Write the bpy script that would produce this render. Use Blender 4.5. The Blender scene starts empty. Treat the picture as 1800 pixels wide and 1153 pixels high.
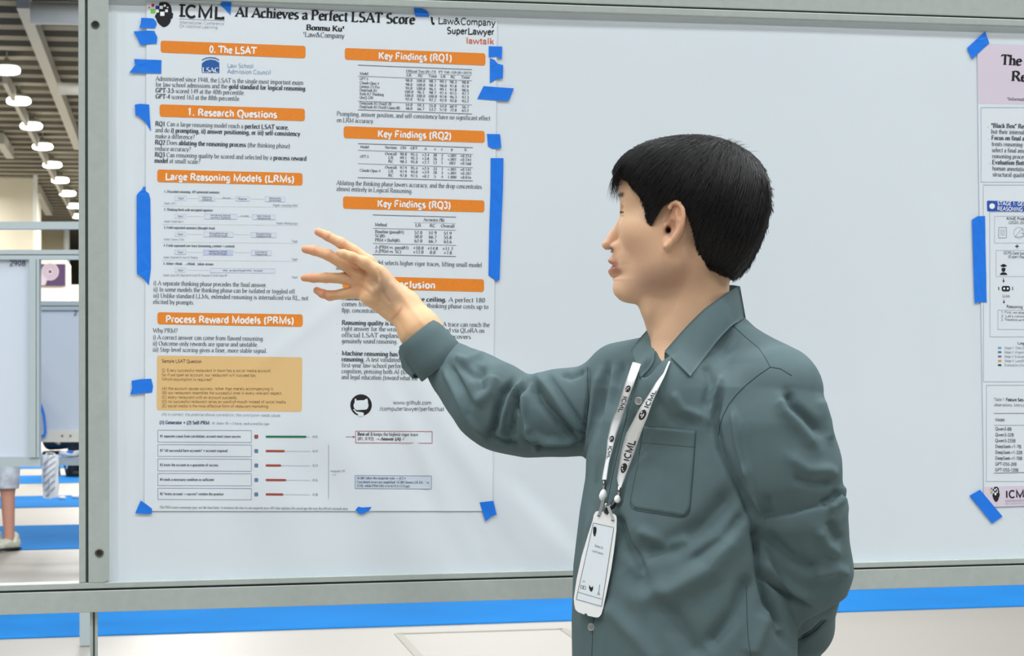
import bpy, bmesh, math, random
import numpy as np
from mathutils import Vector, Matrix
from mathutils.bvhtree import BVHTree
from mathutils.geometry import tessellate_polygon

random.seed(7); rng = np.random.default_rng(7)
scene = bpy.context.scene
COL = scene.collection

# ------------------------------------------------------------------ camera
FPX, PITCH, ROLL, YAW = 3600.0, 0.028, -0.0072, 0.2105
CAM = np.array([-0.0575, -3.559, 1.3096])
_f = np.array([math.sin(YAW)*math.cos(PITCH), math.cos(YAW)*math.cos(PITCH), math.sin(PITCH)])
_r = np.array([math.cos(YAW), -math.sin(YAW), 0.0]); _u = np.cross(_r, _f)
FW = _f
RT = math.cos(ROLL)*_r + math.sin(ROLL)*_u
UP = -math.sin(ROLL)*_r + math.cos(ROLL)*_u
cam_d = bpy.data.cameras.new('camera'); cam = bpy.data.objects.new('camera', cam_d); COL.objects.link(cam)
cam.matrix_world = Matrix(((RT[0], UP[0], -FW[0], CAM[0]), (RT[1], UP[1], -FW[1], CAM[1]), (RT[2], UP[2], -FW[2], CAM[2]), (0, 0, 0, 1)))
cam_d.sensor_width = 36.0; cam_d.lens = FPX*36.0/1800.0
cam_d.clip_start = 0.05; cam_d.clip_end = 400
cam_d.dof.use_dof = True; cam_d.dof.focus_distance = 3.25; cam_d.dof.aperture_fstop = 20.0
scene.camera = cam

# ------------------------------------------------------------------ light
scene.view_settings.view_transform = 'Standard'; scene.view_settings.look = 'None'
scene.view_settings.gamma = 1.0; scene.view_settings.use_curve_mapping = False
scene.view_settings.exposure = 0.31
W = bpy.data.worlds.new('hall_air'); scene.world = W; W.use_nodes = True
bg = W.node_tree.nodes['Background']; bg.inputs[0].default_value = (0.84, 0.94, 1.0, 1); bg.inputs[1].default_value = 0.10
HALL = np.array([(285-900)/FPX, 1.0]); _a = YAW + math.atan(HALL[0])
HD = np.array([math.sin(_a), math.cos(_a), 0.0]); HP = np.array([HD[1], -HD[0], 0.0])   # hall axis and its perpendicular
CEIL = 10.0
def area(name, loc, size, watt, color=(.95, .985, 1), target=None):
    l = bpy.data.lights.new(name, 'AREA'); l.shape = 'DISK'; l.size = size; l.energy = watt; l.color = color
    o = bpy.data.objects.new(name, l); COL.objects.link(o); o.location = loc
    o['label'] = 'hall ceiling lamp light'
    return o
for i, wi in ((-2, .75), (-1, .95), (0, .95), (1, .75), (2, .45)):          # the hall's ceiling lamps round the boards
    for j in (-2, -1, 0, 1, 2):
        p = np.array([0.8, 0.0, 0.0]) + HD*(i*4.2) + HP*(j*4.6)
        area('ceiling_lamp_light', (p[0], p[1], CEIL-0.6), 1.2, 190*wi*(1.35 if abs(j) == 2 else 1.0))
for i in range(4, 17, 2):       # lamps farther down the hall, over the carpet runners
    for j in (-1, 0, 1):
        p = HD*(i*6.0) + HP*(j*9.0)
        area('ceiling_lamp_light', (p[0], p[1], CEIL-0.7), 4.0, 620 if i < 8 else 1250, (1, .98, .94))

# ------------------------------------------------------------------ helpers
def ray(px, py):
    d = FW + RT*((px-900.0)/FPX) - UP*((py-576.5)/FPX)
    return d                        # depth 1 along the axis
def P(px, py, d):
    return CAM + ray(px, py)*d
def onY(px, py, Y):
    r = ray(px, py); return CAM + r*((Y-CAM[1])/r[1])
def onZ(px, py, Z):
    r = ray(px, py); return CAM + r*((Z-CAM[2])/r[2])
def topx(V):
    V = np.asarray(V, float).reshape(-1, 3) - CAM
    z = V@FW
    return np.stack([900+FPX*(V@RT)/z, 576.5-FPX*(V@UP)/z, z], 1)

MATS = {}
def srgb(c):
    return tuple((x/12.92 if x <= .04045 else ((x+.055)/1.055)**2.4) for x in [v/255.0 for v in c])
def mat(name, rgb, rough=.6, metal=0.0, spec=.5, noise=None, bump=None, emit=None, sheen=0, attr=None, sss=0, clear=0):
    if name in MATS: return MATS[name]
    m = bpy.data.materials.new(name); m.use_nodes = True; nt = m.node_tree; b = nt.nodes['Principled BSDF']
    c = srgb(rgb)
    b.inputs['Base Color'].default_value = (*c, 1); b.inputs['Roughness'].default_value = rough
    b.inputs['Metallic'].default_value = metal; b.inputs['Specular IOR Level'].default_value = spec
    if sheen: b.inputs['Sheen Weight'].default_value = sheen
    if clear: b.inputs['Coat Weight'].default_value = clear
    tc = nt.nodes.new('ShaderNodeTexCoord')
    if attr:
        a = nt.nodes.new('ShaderNodeAttribute'); a.attribute_name = attr
        nt.links.new(a.outputs['Color'], b.inputs['Base Color'])
    elif noise:
        sc, amt = noise[0], noise[1]
        n = nt.nodes.new('ShaderNodeTexNoise'); n.inputs['Scale'].default_value = sc; n.inputs['Detail'].default_value = 6
        mp = nt.nodes.new('ShaderNodeMapping'); nt.links.new(tc.outputs['Object'], mp.inputs[0]); nt.links.new(mp.outputs[0], n.inputs['Vector'])
        if len(noise) > 2: mp.inputs['Scale'].default_value = noise[2]
        r = nt.nodes.new('ShaderNodeValToRGB'); nt.links.new(n.outputs['Fac'], r.inputs[0])
        r.color_ramp.elements[0].position = .3; r.color_ramp.elements[1].position = .7
        r.color_ramp.elements[0].color = (*[x*(1-amt) for x in c], 1); r.color_ramp.elements[1].color = (*[min(1, x*(1+amt)) for x in c], 1)
        nt.links.new(r.outputs[0], b.inputs['Base Color'])
    if bump:
        n2 = nt.nodes.new('ShaderNodeTexNoise'); n2.inputs['Scale'].default_value = bump[0]; n2.inputs['Detail'].default_value = 3
        nt.links.new(tc.outputs['Object'], n2.inputs['Vector'])
        bp = nt.nodes.new('ShaderNodeBump'); bp.inputs['Strength'].default_value = bump[1]; bp.inputs['Distance'].default_value = bump[2]
        nt.links.new(n2.outputs['Fac'], bp.inputs['Height']); nt.links.new(bp.outputs[0], b.inputs['Normal'])
    if emit:
        b.inputs['Emission Color'].default_value = (*srgb(emit[0]), 1); b.inputs['Emission Strength'].default_value = emit[1]
    if sss:
        b.inputs['Subsurface Weight'].default_value = sss; b.inputs['Subsurface Scale'].default_value = .006
        b.inputs['Subsurface Radius'].default_value = (1, .35, .2)
    MATS[name] = m
    return m

def tag(o, label=None, cat=None, group=None, kind=None):
    if label: o['label'] = label
    if cat: o['category'] = cat
    if group: o['group'] = group
    if kind: o['kind'] = kind
    return o
def empty(name, loc=(0, 0, 0)):
    o = bpy.data.objects.new(name, None); COL.objects.link(o); o.location = tuple(loc); o.empty_display_size = .05
    return o
def obj(name, V, F, m, parent=None, smooth=False, cols=None):
    me = bpy.data.meshes.new(name)
    V = np.asarray(V, dtype=float).reshape(-1, 3)
    off = np.zeros(3)
    q = parent
    while q is not None:
        off += np.array(q.location); q = q.parent
    V = V - off
    if isinstance(F, np.ndarray):
        n = len(F); k = F.shape[1]
        me.vertices.add(len(V)); me.vertices.foreach_set('co', V.astype(np.float32).ravel())
        me.loops.add(n*k); me.loops.foreach_set('vertex_index', F.astype(np.int32).ravel())
        me.polygons.add(n); me.polygons.foreach_set('loop_start', np.arange(0, n*k, k, dtype=np.int32))
        me.polygons.foreach_set('loop_total', np.full(n, k, dtype=np.int32))
        me.update(calc_edges=True); me.validate()
    else:
        me.from_pydata([tuple(v) for v in V], [], [tuple(f) for f in F]); me.update()
    if smooth: me.shade_smooth()
    if cols is not None:
        at = me.color_attributes.new('Col', 'FLOAT_COLOR', 'POINT')
        at.data.foreach_set('color', np.concatenate([cols, np.ones((len(cols), 1))], 1).astype(np.float32).ravel())
    me.materials.append(m)
    o = bpy.data.objects.new(name, me); COL.objects.link(o)
    if parent: o.parent = parent
    return o
class MB:
    def __init__(s): s.V = []; s.F = []
    def add(s, V, F):
        b = len(s.V); s.V += [tuple(map(float, v)) for v in V]; s.F += [tuple(i+b for i in f) for f in F]
        return s
    def box(s, lo, hi):
        (x0, y0, z0), (x1, y1, z1) = lo, hi
        return s.add([(x0,y0,z0),(x1,y0,z0),(x1,y1,z0),(x0,y1,z0),(x0,y0,z1),(x1,y0,z1),(x1,y1,z1),(x0,y1,z1)],
              [(0,3,2,1),(4,5,6,7),(0,1,5,4),(1,2,6,5),(2,3,7,6),(3,0,4,7)])
    def obox(s, c, ax, ay, az):      # oriented box: centre and half vectors
        c, ax, ay, az = map(np.asarray, (c, ax, ay, az)); V = []
        for k in (-1, 1):
            for (i, j) in ((-1,-1),(1,-1),(1,1),(-1,1)): V.append(c+ax*i+ay*j+az*k)
        return s.add(V, [(0,3,2,1),(4,5,6,7),(0,1,5,4),(1,2,6,5),(2,3,7,6),(3,0,4,7)])
    def tube(s, pts, rad, n=10, cap=True):
        pts = [np.asarray(p, float) for p in pts]; rad = rad if hasattr(rad, '__len__') else [rad]*len(pts)
        b = len(s.V); up = None
        for i, p in enumerate(pts):
            t = pts[min(i+1, len(pts)-1)]-pts[max(i-1, 0)]; t = t/np.linalg.norm(t)
            if up is None:
                up = np.cross(t, [0.3, .1, 1]); up /= np.linalg.norm(up)
            up = up - t*(up@t); up /= np.linalg.norm(up); w = np.cross(t, up)
            for k in range(n):
                a = 2*math.pi*k/n; s.V.append(tuple(p+rad[i]*(math.cos(a)*up+math.sin(a)*w)))
        for i in range(len(pts)-1):
            for k in range(n):
                s.F.append((b+i*n+k, b+i*n+(k+1) % n, b+(i+1)*n+(k+1) % n, b+(i+1)*n+k))
        if cap:
            s.F.append(tuple(b+k for k in reversed(range(n)))); e = b+(len(pts)-1)*n; s.F.append(tuple(e+k for k in range(n)))
        return s
    def lathe(s, c, axis, prof, n=20):    # prof: (radius, height along axis)
        axis = np.asarray(axis, float)/np.linalg.norm(axis); u = np.cross(axis, [.2, .3, 1]); u /= np.linalg.norm(u); w = np.cross(axis, u)
        b = len(s.V)
        for r, h in prof:
            for k in range(n):
                a = 2*math.pi*k/n; s.V.append(tuple(np.asarray(c)+axis*h+r*(math.cos(a)*u+math.sin(a)*w)))
        for i in range(len(prof)-1):
            for k in range(n): s.F.append((b+i*n+k, b+i*n+(k+1) % n, b+(i+1)*n+(k+1) % n, b+(i+1)*n+k))
        s.F.append(tuple(b+k for k in reversed(range(n)))); e = b+(len(prof)-1)*n; s.F.append(tuple(e+k for k in range(n)))
        return s
    def build(s, name, m, parent=None, smooth=False, bevel=0):
        o = obj(name, s.V, s.F, m, parent, smooth)
        if bevel:
            md = o.modifiers.new('bevel', 'BEVEL'); md.width = bevel; md.segments = 2; md.limit_method = 'ANGLE'
        return o

# ------------------------------------------------------------------ lettering: one skeleton alphabet, broad pen or round pen
G = {
'A':(.70,'.03 0 .34 .66 .66 0;.15 .22 .54 .22;s .06 0;s .63 0'),'B':(.64,'.12 .66 .12 0;.12 .66 .3 .66;a .3 .505 .2 .155 90 -90;.12 .35 .32 .35;a .32 .175 .23 .175 90 -90;.12 0 .32 0;h .07 .66;h .07 0'),
'C':(.66,'a .36 .33 .28 .34 45 315'),'D':(.70,'.12 .66 .12 0;.12 .66 .3 .66;a .3 .33 .3 .33 90 -90;.12 0 .3 0;h .07 .66;h .07 0'),
'E':(.60,'.12 .66 .12 0;.12 .66 .52 .66;.12 .35 .44 .35;.12 0 .54 0;h .07 .66;h .07 0'),'F':(.56,'.12 .66 .12 0;.12 .66 .52 .66;.12 .34 .44 .34;s .12 0;h .07 .66'),
'G':(.70,'a .36 .33 .28 .34 45 335;.62 .06 .62 .29 .42 .29'),'H':(.72,'.13 .66 .13 0;.59 .66 .59 0;.13 .34 .59 .34;s .13 0;s .59 0;s .13 .66;s .59 .66'),
'I':(.32,'.16 .66 .16 0;s .16 0;s .16 .66'),'J':(.40,'.27 .66 .27 .12;a .15 .12 .12 .13 0 -150;s .27 .66'),
'K':(.70,'.13 .66 .13 0;.6 .66 .15 .28;.26 .37 .62 0;s .13 0;s .6 0;s .13 .66;s .55 .66'),'L':(.58,'.13 .66 .13 0 .53 0 .53 .1;s .13 .66;h .07 0'),
'M':(.88,'.12 0 .12 .66 .44 .04 .76 .66 .76 0;s .12 0;s .76 0;h .06 .66;h .82 .66'),'N':(.72,'.12 0 .12 .66 .6 0 .6 .66;s .12 0;s .6 .66;h .06 .66'),
'O':(.72,'a .36 .33 .29 .34 90 450'),'P':(.58,'.12 .66 .12 0;.12 .66 .3 .66;a .3 .49 .21 .17 90 -90;.12 .32 .3 .32;s .12 0;h .07 .66'),
'Q':(.72,'a .36 .33 .29 .34 90 450;.36 .08 .5 -.08 .66 -.14'),'R':(.66,'.12 .66 .12 0;.12 .66 .3 .66;a .3 .5 .21 .16 90 -90;.12 .34 .3 .34;.33 .34 .6 0;s .12 0;s .6 0;h .07 .66'),
'S':(.56,'a .28 .495 .18 .165 40 270;a .28 .165 .2 .17 90 -145'),'T':(.62,'.31 .66 .31 0;.04 .56 .04 .66 .58 .66 .58 .56;s .31 0'),
'U':(.72,'.12 .66 .12 .22;a .36 .22 .24 .23 180 360;.6 .22 .6 .66;s .12 .66;s .6 .66'),'V':(.70,'.04 .66 .36 0 .66 .66;s .06 .66;s .62 .66'),
'W':(.94,'.04 .66 .28 0 .48 .6 .7 0 .9 .66;s .06 .66;s .88 .66'),'X':(.70,'.08 .66 .62 0;.6 .66 .06 0;s .08 .66;s .6 .66;s .08 0;s .62 0'),
'Y':(.68,'.05 .66 .34 .3 .62 .66;.34 .3 .34 0;s .34 0;s .07 .66;s .6 .66'),'Z':(.60,'.08 .66 .52 .66 .08 0 .54 0'),
'a':(.45,'a .2 .32 .14 .13 -5 165;.34 .32 .34 .06 .43 .02;a .2 .13 .14 .12 65 330'),'b':(.50,'.1 .68 .1 .02;a .26 .22 .17 .22 155 -155;h .06 .68'),
'c':(.44,'a .24 .22 .17 .22 45 320'),'d':(.50,'.4 .68 .4 0;a .24 .22 .17 .22 25 335;h .36 .68;h .44 0'),'e':(.44,'.08 .25 .4 .25;a .24 .22 .165 .22 8 322'),
'f':(.32,'a .26 .56 .11 .12 60 180;.15 .56 .15 0;.04 .44 .28 .44;s .15 0'),'g':(.50,'a .24 .24 .16 .19 0 360;.4 .44 .4 -.02;a .24 -.04 .16 .16 0 -155'),
'h':(.50,'.1 .68 .1 0;a .25 .28 .15 .16 165 0;.4 .28 .4 0;s .1 0;s .4 0;h .06 .68'),'i':(.27,'.14 .44 .14 0;d .14 .6;s .14 0;h .09 .44'),
'j':(.27,'.16 .44 .16 -.08;a .06 -.08 .1 .12 0 -120;d .16 .6'),'k':(.50,'.1 .68 .1 0;.4 .44 .12 .18;.2 .26 .43 0;s .1 0;s .43 0;h .06 .68;s .38 .44'),
'l':(.27,'.14 .68 .14 0;s .14 0;h .09 .68'),'m':(.78,'.1 .44 .1 0;a .25 .28 .14 .16 165 0;.39 .28 .39 0;a .54 .28 .14 .16 165 0;.68 .28 .68 0;s .1 0;s .39 0;s .68 0;h .06 .44'),
'n':(.50,'.1 .44 .1 0;a .25 .28 .15 .16 165 0;.4 .28 .4 0;s .1 0;s .4 0;h .06 .44'),'o':(.49,'a .245 .22 .175 .22 90 450'),
'p':(.50,'.1 .44 .1 -.2;a .26 .22 .17 .22 155 -155;s .1 -.2;h .06 .44'),'q':(.50,'.4 .44 .4 -.2;a .24 .22 .17 .22 25 335;s .4 -.2'),
'r':(.34,'.1 .44 .1 0;a .25 .27 .15 .17 165 70;s .1 0;h .06 .44'),'s':(.39,'a .195 .33 .12 .11 40 270;a .195 .11 .13 .11 90 -145'),
't':(.29,'.13 .58 .13 .1;a .22 .1 .09 .1 180 290;.03 .44 .26 .44'),'u':(.50,'.1 .44 .1 .16;a .24 .16 .14 .16 180 345;.4 .44 .4 0;h .06 .44;h .36 .44;h .44 0'),
'v':(.48,'.04 .44 .25 0 .44 .44;s .06 .44;s .42 .44'),'w':(.72,'.03 .44 .2 0 .36 .4 .53 0 .69 .44;s .05 .44;s .66 .44'),
'x':(.48,'.06 .44 .43 0;.42 .44 .05 0;s .07 .44;s .41 .44;s .07 0;s .42 0'),'y':(.48,'.04 .44 .25 .02;.44 .44 .2 -.14 .08 -.18;s .06 .44;s .42 .44'),'z':(.44,'.06 .44 .38 .44 .06 0 .4 0'),
'0':(.5,'a .25 .33 .17 .33 90 450'),'1':(.5,'.12 .56 .26 .66 .26 0;s .26 0'),'2':(.5,'a .24 .48 .17 .18 160 -40;.37 .37 .08 0 .44 0'),
'3':(.5,'a .23 .5 .15 .155 150 -85;a .23 .17 .18 .175 90 -150'),'4':(.5,'.35 0 .35 .66 .05 .2 .46 .2'),'5':(.5,'.42 .66 .14 .66 .12 .38;a .22 .2 .19 .2 110 -145'),
'6':(.5,'a .27 .2 .17 .2 90 450;a .32 .28 .22 .38 95 190'),'7':(.5,'.06 .64 .44 .64 .2 0'),'8':(.5,'a .25 .5 .14 .155 90 450;a .25 .17 .17 .175 90 450'),'9':(.5,'a .23 .46 .17 .2 90 450;a .18 .38 .22 .38 -85 10'),
'.':(.24,'d .12 .03'),',':(.24,'.13 .05 .08 -.1'),':':(.26,'d .13 .03;d .13 .4'),';':(.26,'.14 .05 .09 -.1;d .13 .4'),'-':(.33,'.05 .23 .28 .23'),'–':(.5,'.02 .23 .48 .23'),
'(':(.32,'a .38 .25 .26 .46 120 240'),')':(.32,'a -.06 .25 .26 .46 60 -60'),'?':(.44,'a .21 .5 .14 .16 150 -60;.24 .33 .21 .18;d .21 .03'),'%':(.78,'a .2 .48 .12 .17 0 360;a .58 .16 .12 .17 0 360;.56 .66 .22 0'),
'+':(.56,'.28 .06 .28 .5;.06 .28 .5 .28'),'=':(.56,'.06 .2 .5 .2;.06 .36 .5 .36'),'<':(.56,'.5 .5 .08 .28 .5 .06'),"'":(.18,'.09 .66 .08 .46'),'"':(.36,'.1 .66 .09 .46;.24 .66 .23 .46'),
'/':(.3,'.0 -.05 .28 .68'),'&':(.76,'.7 0 .24 .5;a .32 .52 .11 .13 190 -20;.42 .47 .15 .28;a .26 .16 .17 .17 120 330;.42 .1 .6 .36'),'@':(.9,'a .45 .28 .36 .38 -50 270;a .45 .28 .14 .17 0 360;.59 .42 .59 .16'),
'#':(.5,'.16 0 .24 .66;.3 0 .38 .66;.04 .22 .44 .22;.06 .44 .46 .44'),'*':(.5,''),'Δ':(.66,'.06 0 .32 .64 .6 0 .06 0'),'→':(.9,'.05 .22 .82 .22;.62 .36 .84 .22 .62 .08'),'✓':(.6,'.08 .28 .22 .08 .55 .6'),
'•':(.4,'d .2 .22'),'¹':(.3,'.08 .6 .15 .66 .15 .36'),'✗':(.5,'.1 .5 .4 .1;.4 .5 .1 .1'),'_':(.5,'0 -.08 .5 -.08'),' ':(.25,''),'!':(.3,'.15 .66 .15 .2;d .15 .03'),'≠':(.56,'.06 .2 .5 .2;.06 .36 .5 .36;.18 .04 .4 .5'),
}
def glyph(ch, font, wt):
    adv, src = G.get(ch, (.5, '')); V = []; F = []
    def strip(pts):
        pts = np.array(pts); n = len(pts); b = len(V)
        if font == 'serif':
            T = .078 + .075*wt; nv = np.array([math.cos(.26), math.sin(.26)])*T/2; thin = .012+.012*wt
            for i in range(n):
                t = pts[min(i+1, n-1)]-pts[max(i-1, 0)]; L = np.hypot(*t) or 1; t = t/L
                nr = np.array([-t[1], t[0]]); o = nv if nr@nv > 0 else -nv
                o = o + nr*thin; V.append(pts[i]+o); V.append(pts[i]-o)
        else:
            w = (.06+.085*wt)/2
            for i in range(n):
                a = pts[i]-pts[i-1] if i > 0 else pts[1]-pts[0]; c = pts[i+1]-pts[i] if i < n-1 else a
                a = a/(np.hypot(*a) or 1); c = c/(np.hypot(*c) or 1); m = np.array([-(a+c)[1], (a+c)[0]]); L = np.hypot(*m)
                if L < .3: m = np.array([-a[1], a[0]]); L = 1
                m = m/L; k = max(.45, abs(m@np.array([-a[1], a[0]]))); V.append(pts[i]+m*w/k); V.append(pts[i]-m*w/k)
        for i in range(n-1): F.append((b+2*i, b+2*i+1, b+2*i+3, b+2*i+2))
    for c in src.split(';'):
        if not c.strip(): continue
        tk = c.split()
        if tk[0] == 'a':
            cx, cy, rx, ry, a0, a1 = map(float, tk[1:]); n = max(4, int(abs(a1-a0)/26))
            if font == 'sans': rx *= 1.03
            strip([(cx+rx*math.cos(math.radians(a0+(a1-a0)*i/n)), cy+ry*math.sin(math.radians(a0+(a1-a0)*i/n))) for i in range(n+1)])
        elif tk[0] in 'sh':
            if font == 'serif':
                x, y = float(tk[1]), float(tk[2]); h = .034+.008*wt; w = (.095+.05*wt) if tk[0] == 's' else .06+.02*wt
                y0 = y if y < .1 and y > -.1 or y == -.2 else y-h; b = len(V)
                V.extend([np.array((x-w, y0)), np.array((x+w, y0)), np.array((x+w, y0+h)), np.array((x-w, y0+h))]); F.append((b, b+1, b+2, b+3))
        elif tk[0] == 'd':
            x, y = float(tk[1]), float(tk[2]); r = .048+.03*wt; b = len(V)
            V.extend([np.array((x+r*math.cos(k*math.pi/3), y+r*math.sin(k*math.pi/3))) for k in range(6)]); F.append(tuple(b+k for k in range(6)))
        else:
            q = list(map(float, tk)); strip([(q[i], q[i+1]) for i in range(0, len(q), 2)])
    return adv + (.03*wt if font == 'sans' else .02*wt), V, F
_gc = {}
def layout(s, font='serif', wt=0, bwt=1.0, slant=0):
    V = []; F = []; x = 0.0; bold = False
    for ch in s:
        if ch == '*': bold = not bold; continue
        k = (ch, font, bwt if bold else wt)
        if k not in _gc: _gc[k] = glyph(*k)
        adv, gv, gf = _gc[k]; b = len(V)
        V += [(x+v[0]+slant*v[1], v[1]) for v in gv]; F += [tuple(i+b for i in f) for f in gf]; x += adv
    return V, F, max(x, .01)
# ------------------------------------------------------------------ materials
M_alu = mat('aluminium', (186, 194, 190), rough=.42, metal=.25, spec=.5, noise=(60, .04), bump=(900, .08, .0004))
M_alud = mat('groove_dark', (84, 92, 92), rough=.6)
M_cover_dimmed = mat('far_board_cover_dimmed', (196, 205, 217), rough=.6)  # greyer copy of the white cover, weaker light put into its colour
M_cover = mat('white_board_cover', (222, 231, 238), rough=.55, noise=(3, .012), bump=(1400, .12, .0002))
M_paper = mat('poster_paper', (226, 234, 241), rough=.5, spec=.4)
M_pink = mat('pink_print', (222, 210, 226), rough=.5)
M_orange = mat('orange_print', (238, 138, 40), rough=.5, noise=(300, .05))
M_tan = mat('tan_print', (232, 194, 134), rough=.5)
M_ink = mat('black_ink', (22, 24, 28), rough=.5)
M_ink2 = mat('grey_ink', (74, 82, 90), rough=.5)
M_ink3 = mat('pale_ink', (140, 150, 160), rough=.5)
M_line = mat('hairline_ink', (176, 188, 198), rough=.5)
M_wprint = mat('white_print', (246, 248, 250), rough=.5)
M_tape = mat('blue_tape', (14, 122, 236), rough=.55, noise=(25, .05), bump=(700, .15, .0003))
M_floor = mat('pale_concrete', (157, 153, 146), rough=.45, noise=(.35, .06, (.25, 1.2, 1)), spec=.4)
M_carpet = mat('blue_carpet', (26, 124, 200), rough=.95, spec=.1, noise=(.9, .10))
M_ceil = mat('ceiling_taupe', (116, 111, 98), rough=.8, noise=(.6, .12))
M_ceil2 = mat('ceiling_beam', (170, 168, 158), rough=.8)
M_wallc = mat('hall_wall_cream', (224, 219, 203), rough=.8, noise=(.2, .05))
M_black = mat('black_rubber', (26, 28, 30), rough=.6)

# ------------------------------------------------------------------ the hall
def hq(c, hw, hl, z0, z1):
    m = MB(); m.obox((c[0], c[1], (z0+z1)/2), HP*hw, HD*hl, (0, 0, (z1-z0)/2)); return m
tag(MB().box((-70, -14, -.2), (75, 150, 0)).build('floor', M_floor), kind='structure')
fl_hatch = MB()
H = [onZ(*q, 0.0) for q in ((700, 1114), (990, 1105.5), (1075, 1165), (755, 1175))]
for i in range(4):
    a, b = H[i], H[(i+1) % 4]; d = (b-a)/np.linalg.norm(b-a); n = np.cross(d, [0, 0, 1])*.022
    fl_hatch.add([a-n, b-n, b+n, a+n, a-n+[0,0,.003], b-n+[0,0,.003], b+n+[0,0,.003], a+n+[0,0,.003]], [(0,3,2,1),(4,5,6,7),(0,1,5,4),(2,3,7,6),(1,2,6,5),(3,0,4,7)])
o = fl_hatch.build('hatch_frame', mat('hatch_metal', (146, 144, 132), rough=.5)); o.parent = bpy.data.objects['floor']
Ys = [(7.42-2.85, 7.42)]
for y0, y1 in ((924, 966), (872, 892), (836, 849.6), (815, 823.5), (797, 805)):
    Ys.append((onZ(90, y1, 0)[1], onZ(90, y0, 0)[1]))
Ys[0] = (onZ(90, 1121, 0)[1], onZ(90, 1030, 0)[1])
names = ['nearest blue carpet runner on the floor seen under the poster board', 'second blue carpet runner beyond the board, behind the bare legs of the walker', 'third blue carpet runner crossing the floor under the numbered board',
         'fourth thin blue carpet runner beyond the hanging white bag', 'fifth narrow blue carpet runner far down the hall', 'last sliver of blue carpet runner at the far end']
for (a, b), nm in zip(Ys, names):
    mm = MB(); n = 30; x0, x1 = -14.0, 22.0
    mm.box((x0, a, 0.0), (x1, b, .008)); tag(mm.build('carpet_runner', M_carpet, bevel=.003), nm, 'carpet', 'blue carpet runners')
UZ_ = np.array([0, 0, 1.])
# ceiling, slats, beams
cc = HD*62
c_o = hq((0, 0), 45, 1, 0, 0)
ceil_ = MB().obox((cc[0], cc[1], CEIL+.3), HP*60, HD*75, (0, 0, .1)).build('ceiling', M_ceil); tag(ceil_, kind='structure')
slat_me = None
ncl = 0
for i in range(64):
    d = 34+i*1.55
    c = HD*d - HP*(d*.06)
    s = MB().obox((0, 0, 0), HP*30, HD*.32, (0, 0, .14)) if slat_me is None else None
    if s:
        o = s.build('ceiling_slat', M_ceil, ceil_); slat_me = o.data
    else:
        o = bpy.data.objects.new('ceiling_slat', slat_me); COL.objects.link(o); o.parent = ceil_
    o.location = (c[0]-4, c[1], CEIL+.05)
for (pa, pb, w) in (((40, 0), (137, 254), .13), ((8, 135), (130, 378), .06), ((0, 243), (18, 270), .13), ((64, 332), (86, 372), .16)):
    a, b = onZ(*pa, CEIL-.35), onZ(*pb, CEIL-.35); m = (a+b)/2; h = (b-a)/2
    MB().obox(m, h, HP*w, (0, 0, .18)).build('ceiling_beam', M_ceil2, ceil_)
for (x0, y0, x1, y1, nm) in ((54, 4, 160, 42, 'wide pale air duct high on the ceiling, nearest of the two'), (102, 145, 160, 166, 'narrower pale air duct farther along the ceiling')):
    a, b = onZ(x0, (y0+y1)/2, CEIL-.9), onZ(x1+60, (y0+y1)/2, CEIL-.9); r = np.linalg.norm(onZ(x0, y0, CEIL-.9)-onZ(x0, y1, CEIL-.9))*.07
    r = (y1-y0)/2*np.linalg.norm(a-CAM)/FPX
    b = a + HP*6
    t = MB().tube([a, a+(b-a)*.3, a+(b-a)*.31, a+(b-a)*.6, a+(b-a)*.61, b], [r, r, r*1.06, r*1.06, r, r], 20).build('air_duct', mat('duct_white', (196, 196, 188), rough=.5), None, True)
    tag(t, nm, 'duct', 'ceiling air ducts')
    for f_ in (.2, .5, .8): q_ = a+(b-a)*f_; MB().tube([q_+UZ_*(r*.98), (q_[0], q_[1], CEIL+.2)], .03, 6).build('hanger', M_ceil2, t)
# far blocks of the hall
def block(name, px0, px1, pytop, depth, m, label=None):
    a, b = P(px0, 690, depth), P(px1, 690, depth); t = P(px1, pytop, depth)[2]
    mm = MB(); c = (a+b)/2; w = np.linalg.norm((b-a)[:2])/2; mm.obox((c[0], c[1]+HD[1]*2, t/2), HP*w, HD*2, (0, 0, t/2)); return mm.build(name, m)
w1 = block('wall_far_left', -200, 63, 277, 84, M_wallc); tag(w1, kind='structure')
pp = P(63, 690, 83.5); MB().tube([(pp[0], pp[1]-.5, 0), (pp[0], pp[1]-.5, P(63, 285, 83)[2])], .09, 10).build('trim', mat('pipe_white', (236, 240, 240), rough=.4), w1)
w2 = block('wall_far_middle', 50, 119, 374, 108, mat('hall_wall_beige', (196, 186, 160), rough=.8, noise=(.2, .06))); tag(w2, kind='structure')
pp = P(117, 690, 107); MB().tube([(pp[0], pp[1]-.5, 0), (pp[0], pp[1]-.5, P(117, 379, 107)[2])], .17, 10).build('trim', mat('pipe_white', (236, 240, 240)), w2)
w3 = block('wall_back', -3000, 3000, 360, 132, mat('hall_wall_dark', (108, 104, 84), rough=.8, noise=(.3, .2))); tag(w3, kind='structure')
w4 = block('wall_back_low', 100, 150, 500, 100, mat('hall_wall_green', (206, 208, 186), rough=.8)); tag(w4, kind='structure')
block('wall_far_low', -120, 118, 455, 80, M_wallc)['kind'] = 'structure'
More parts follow.
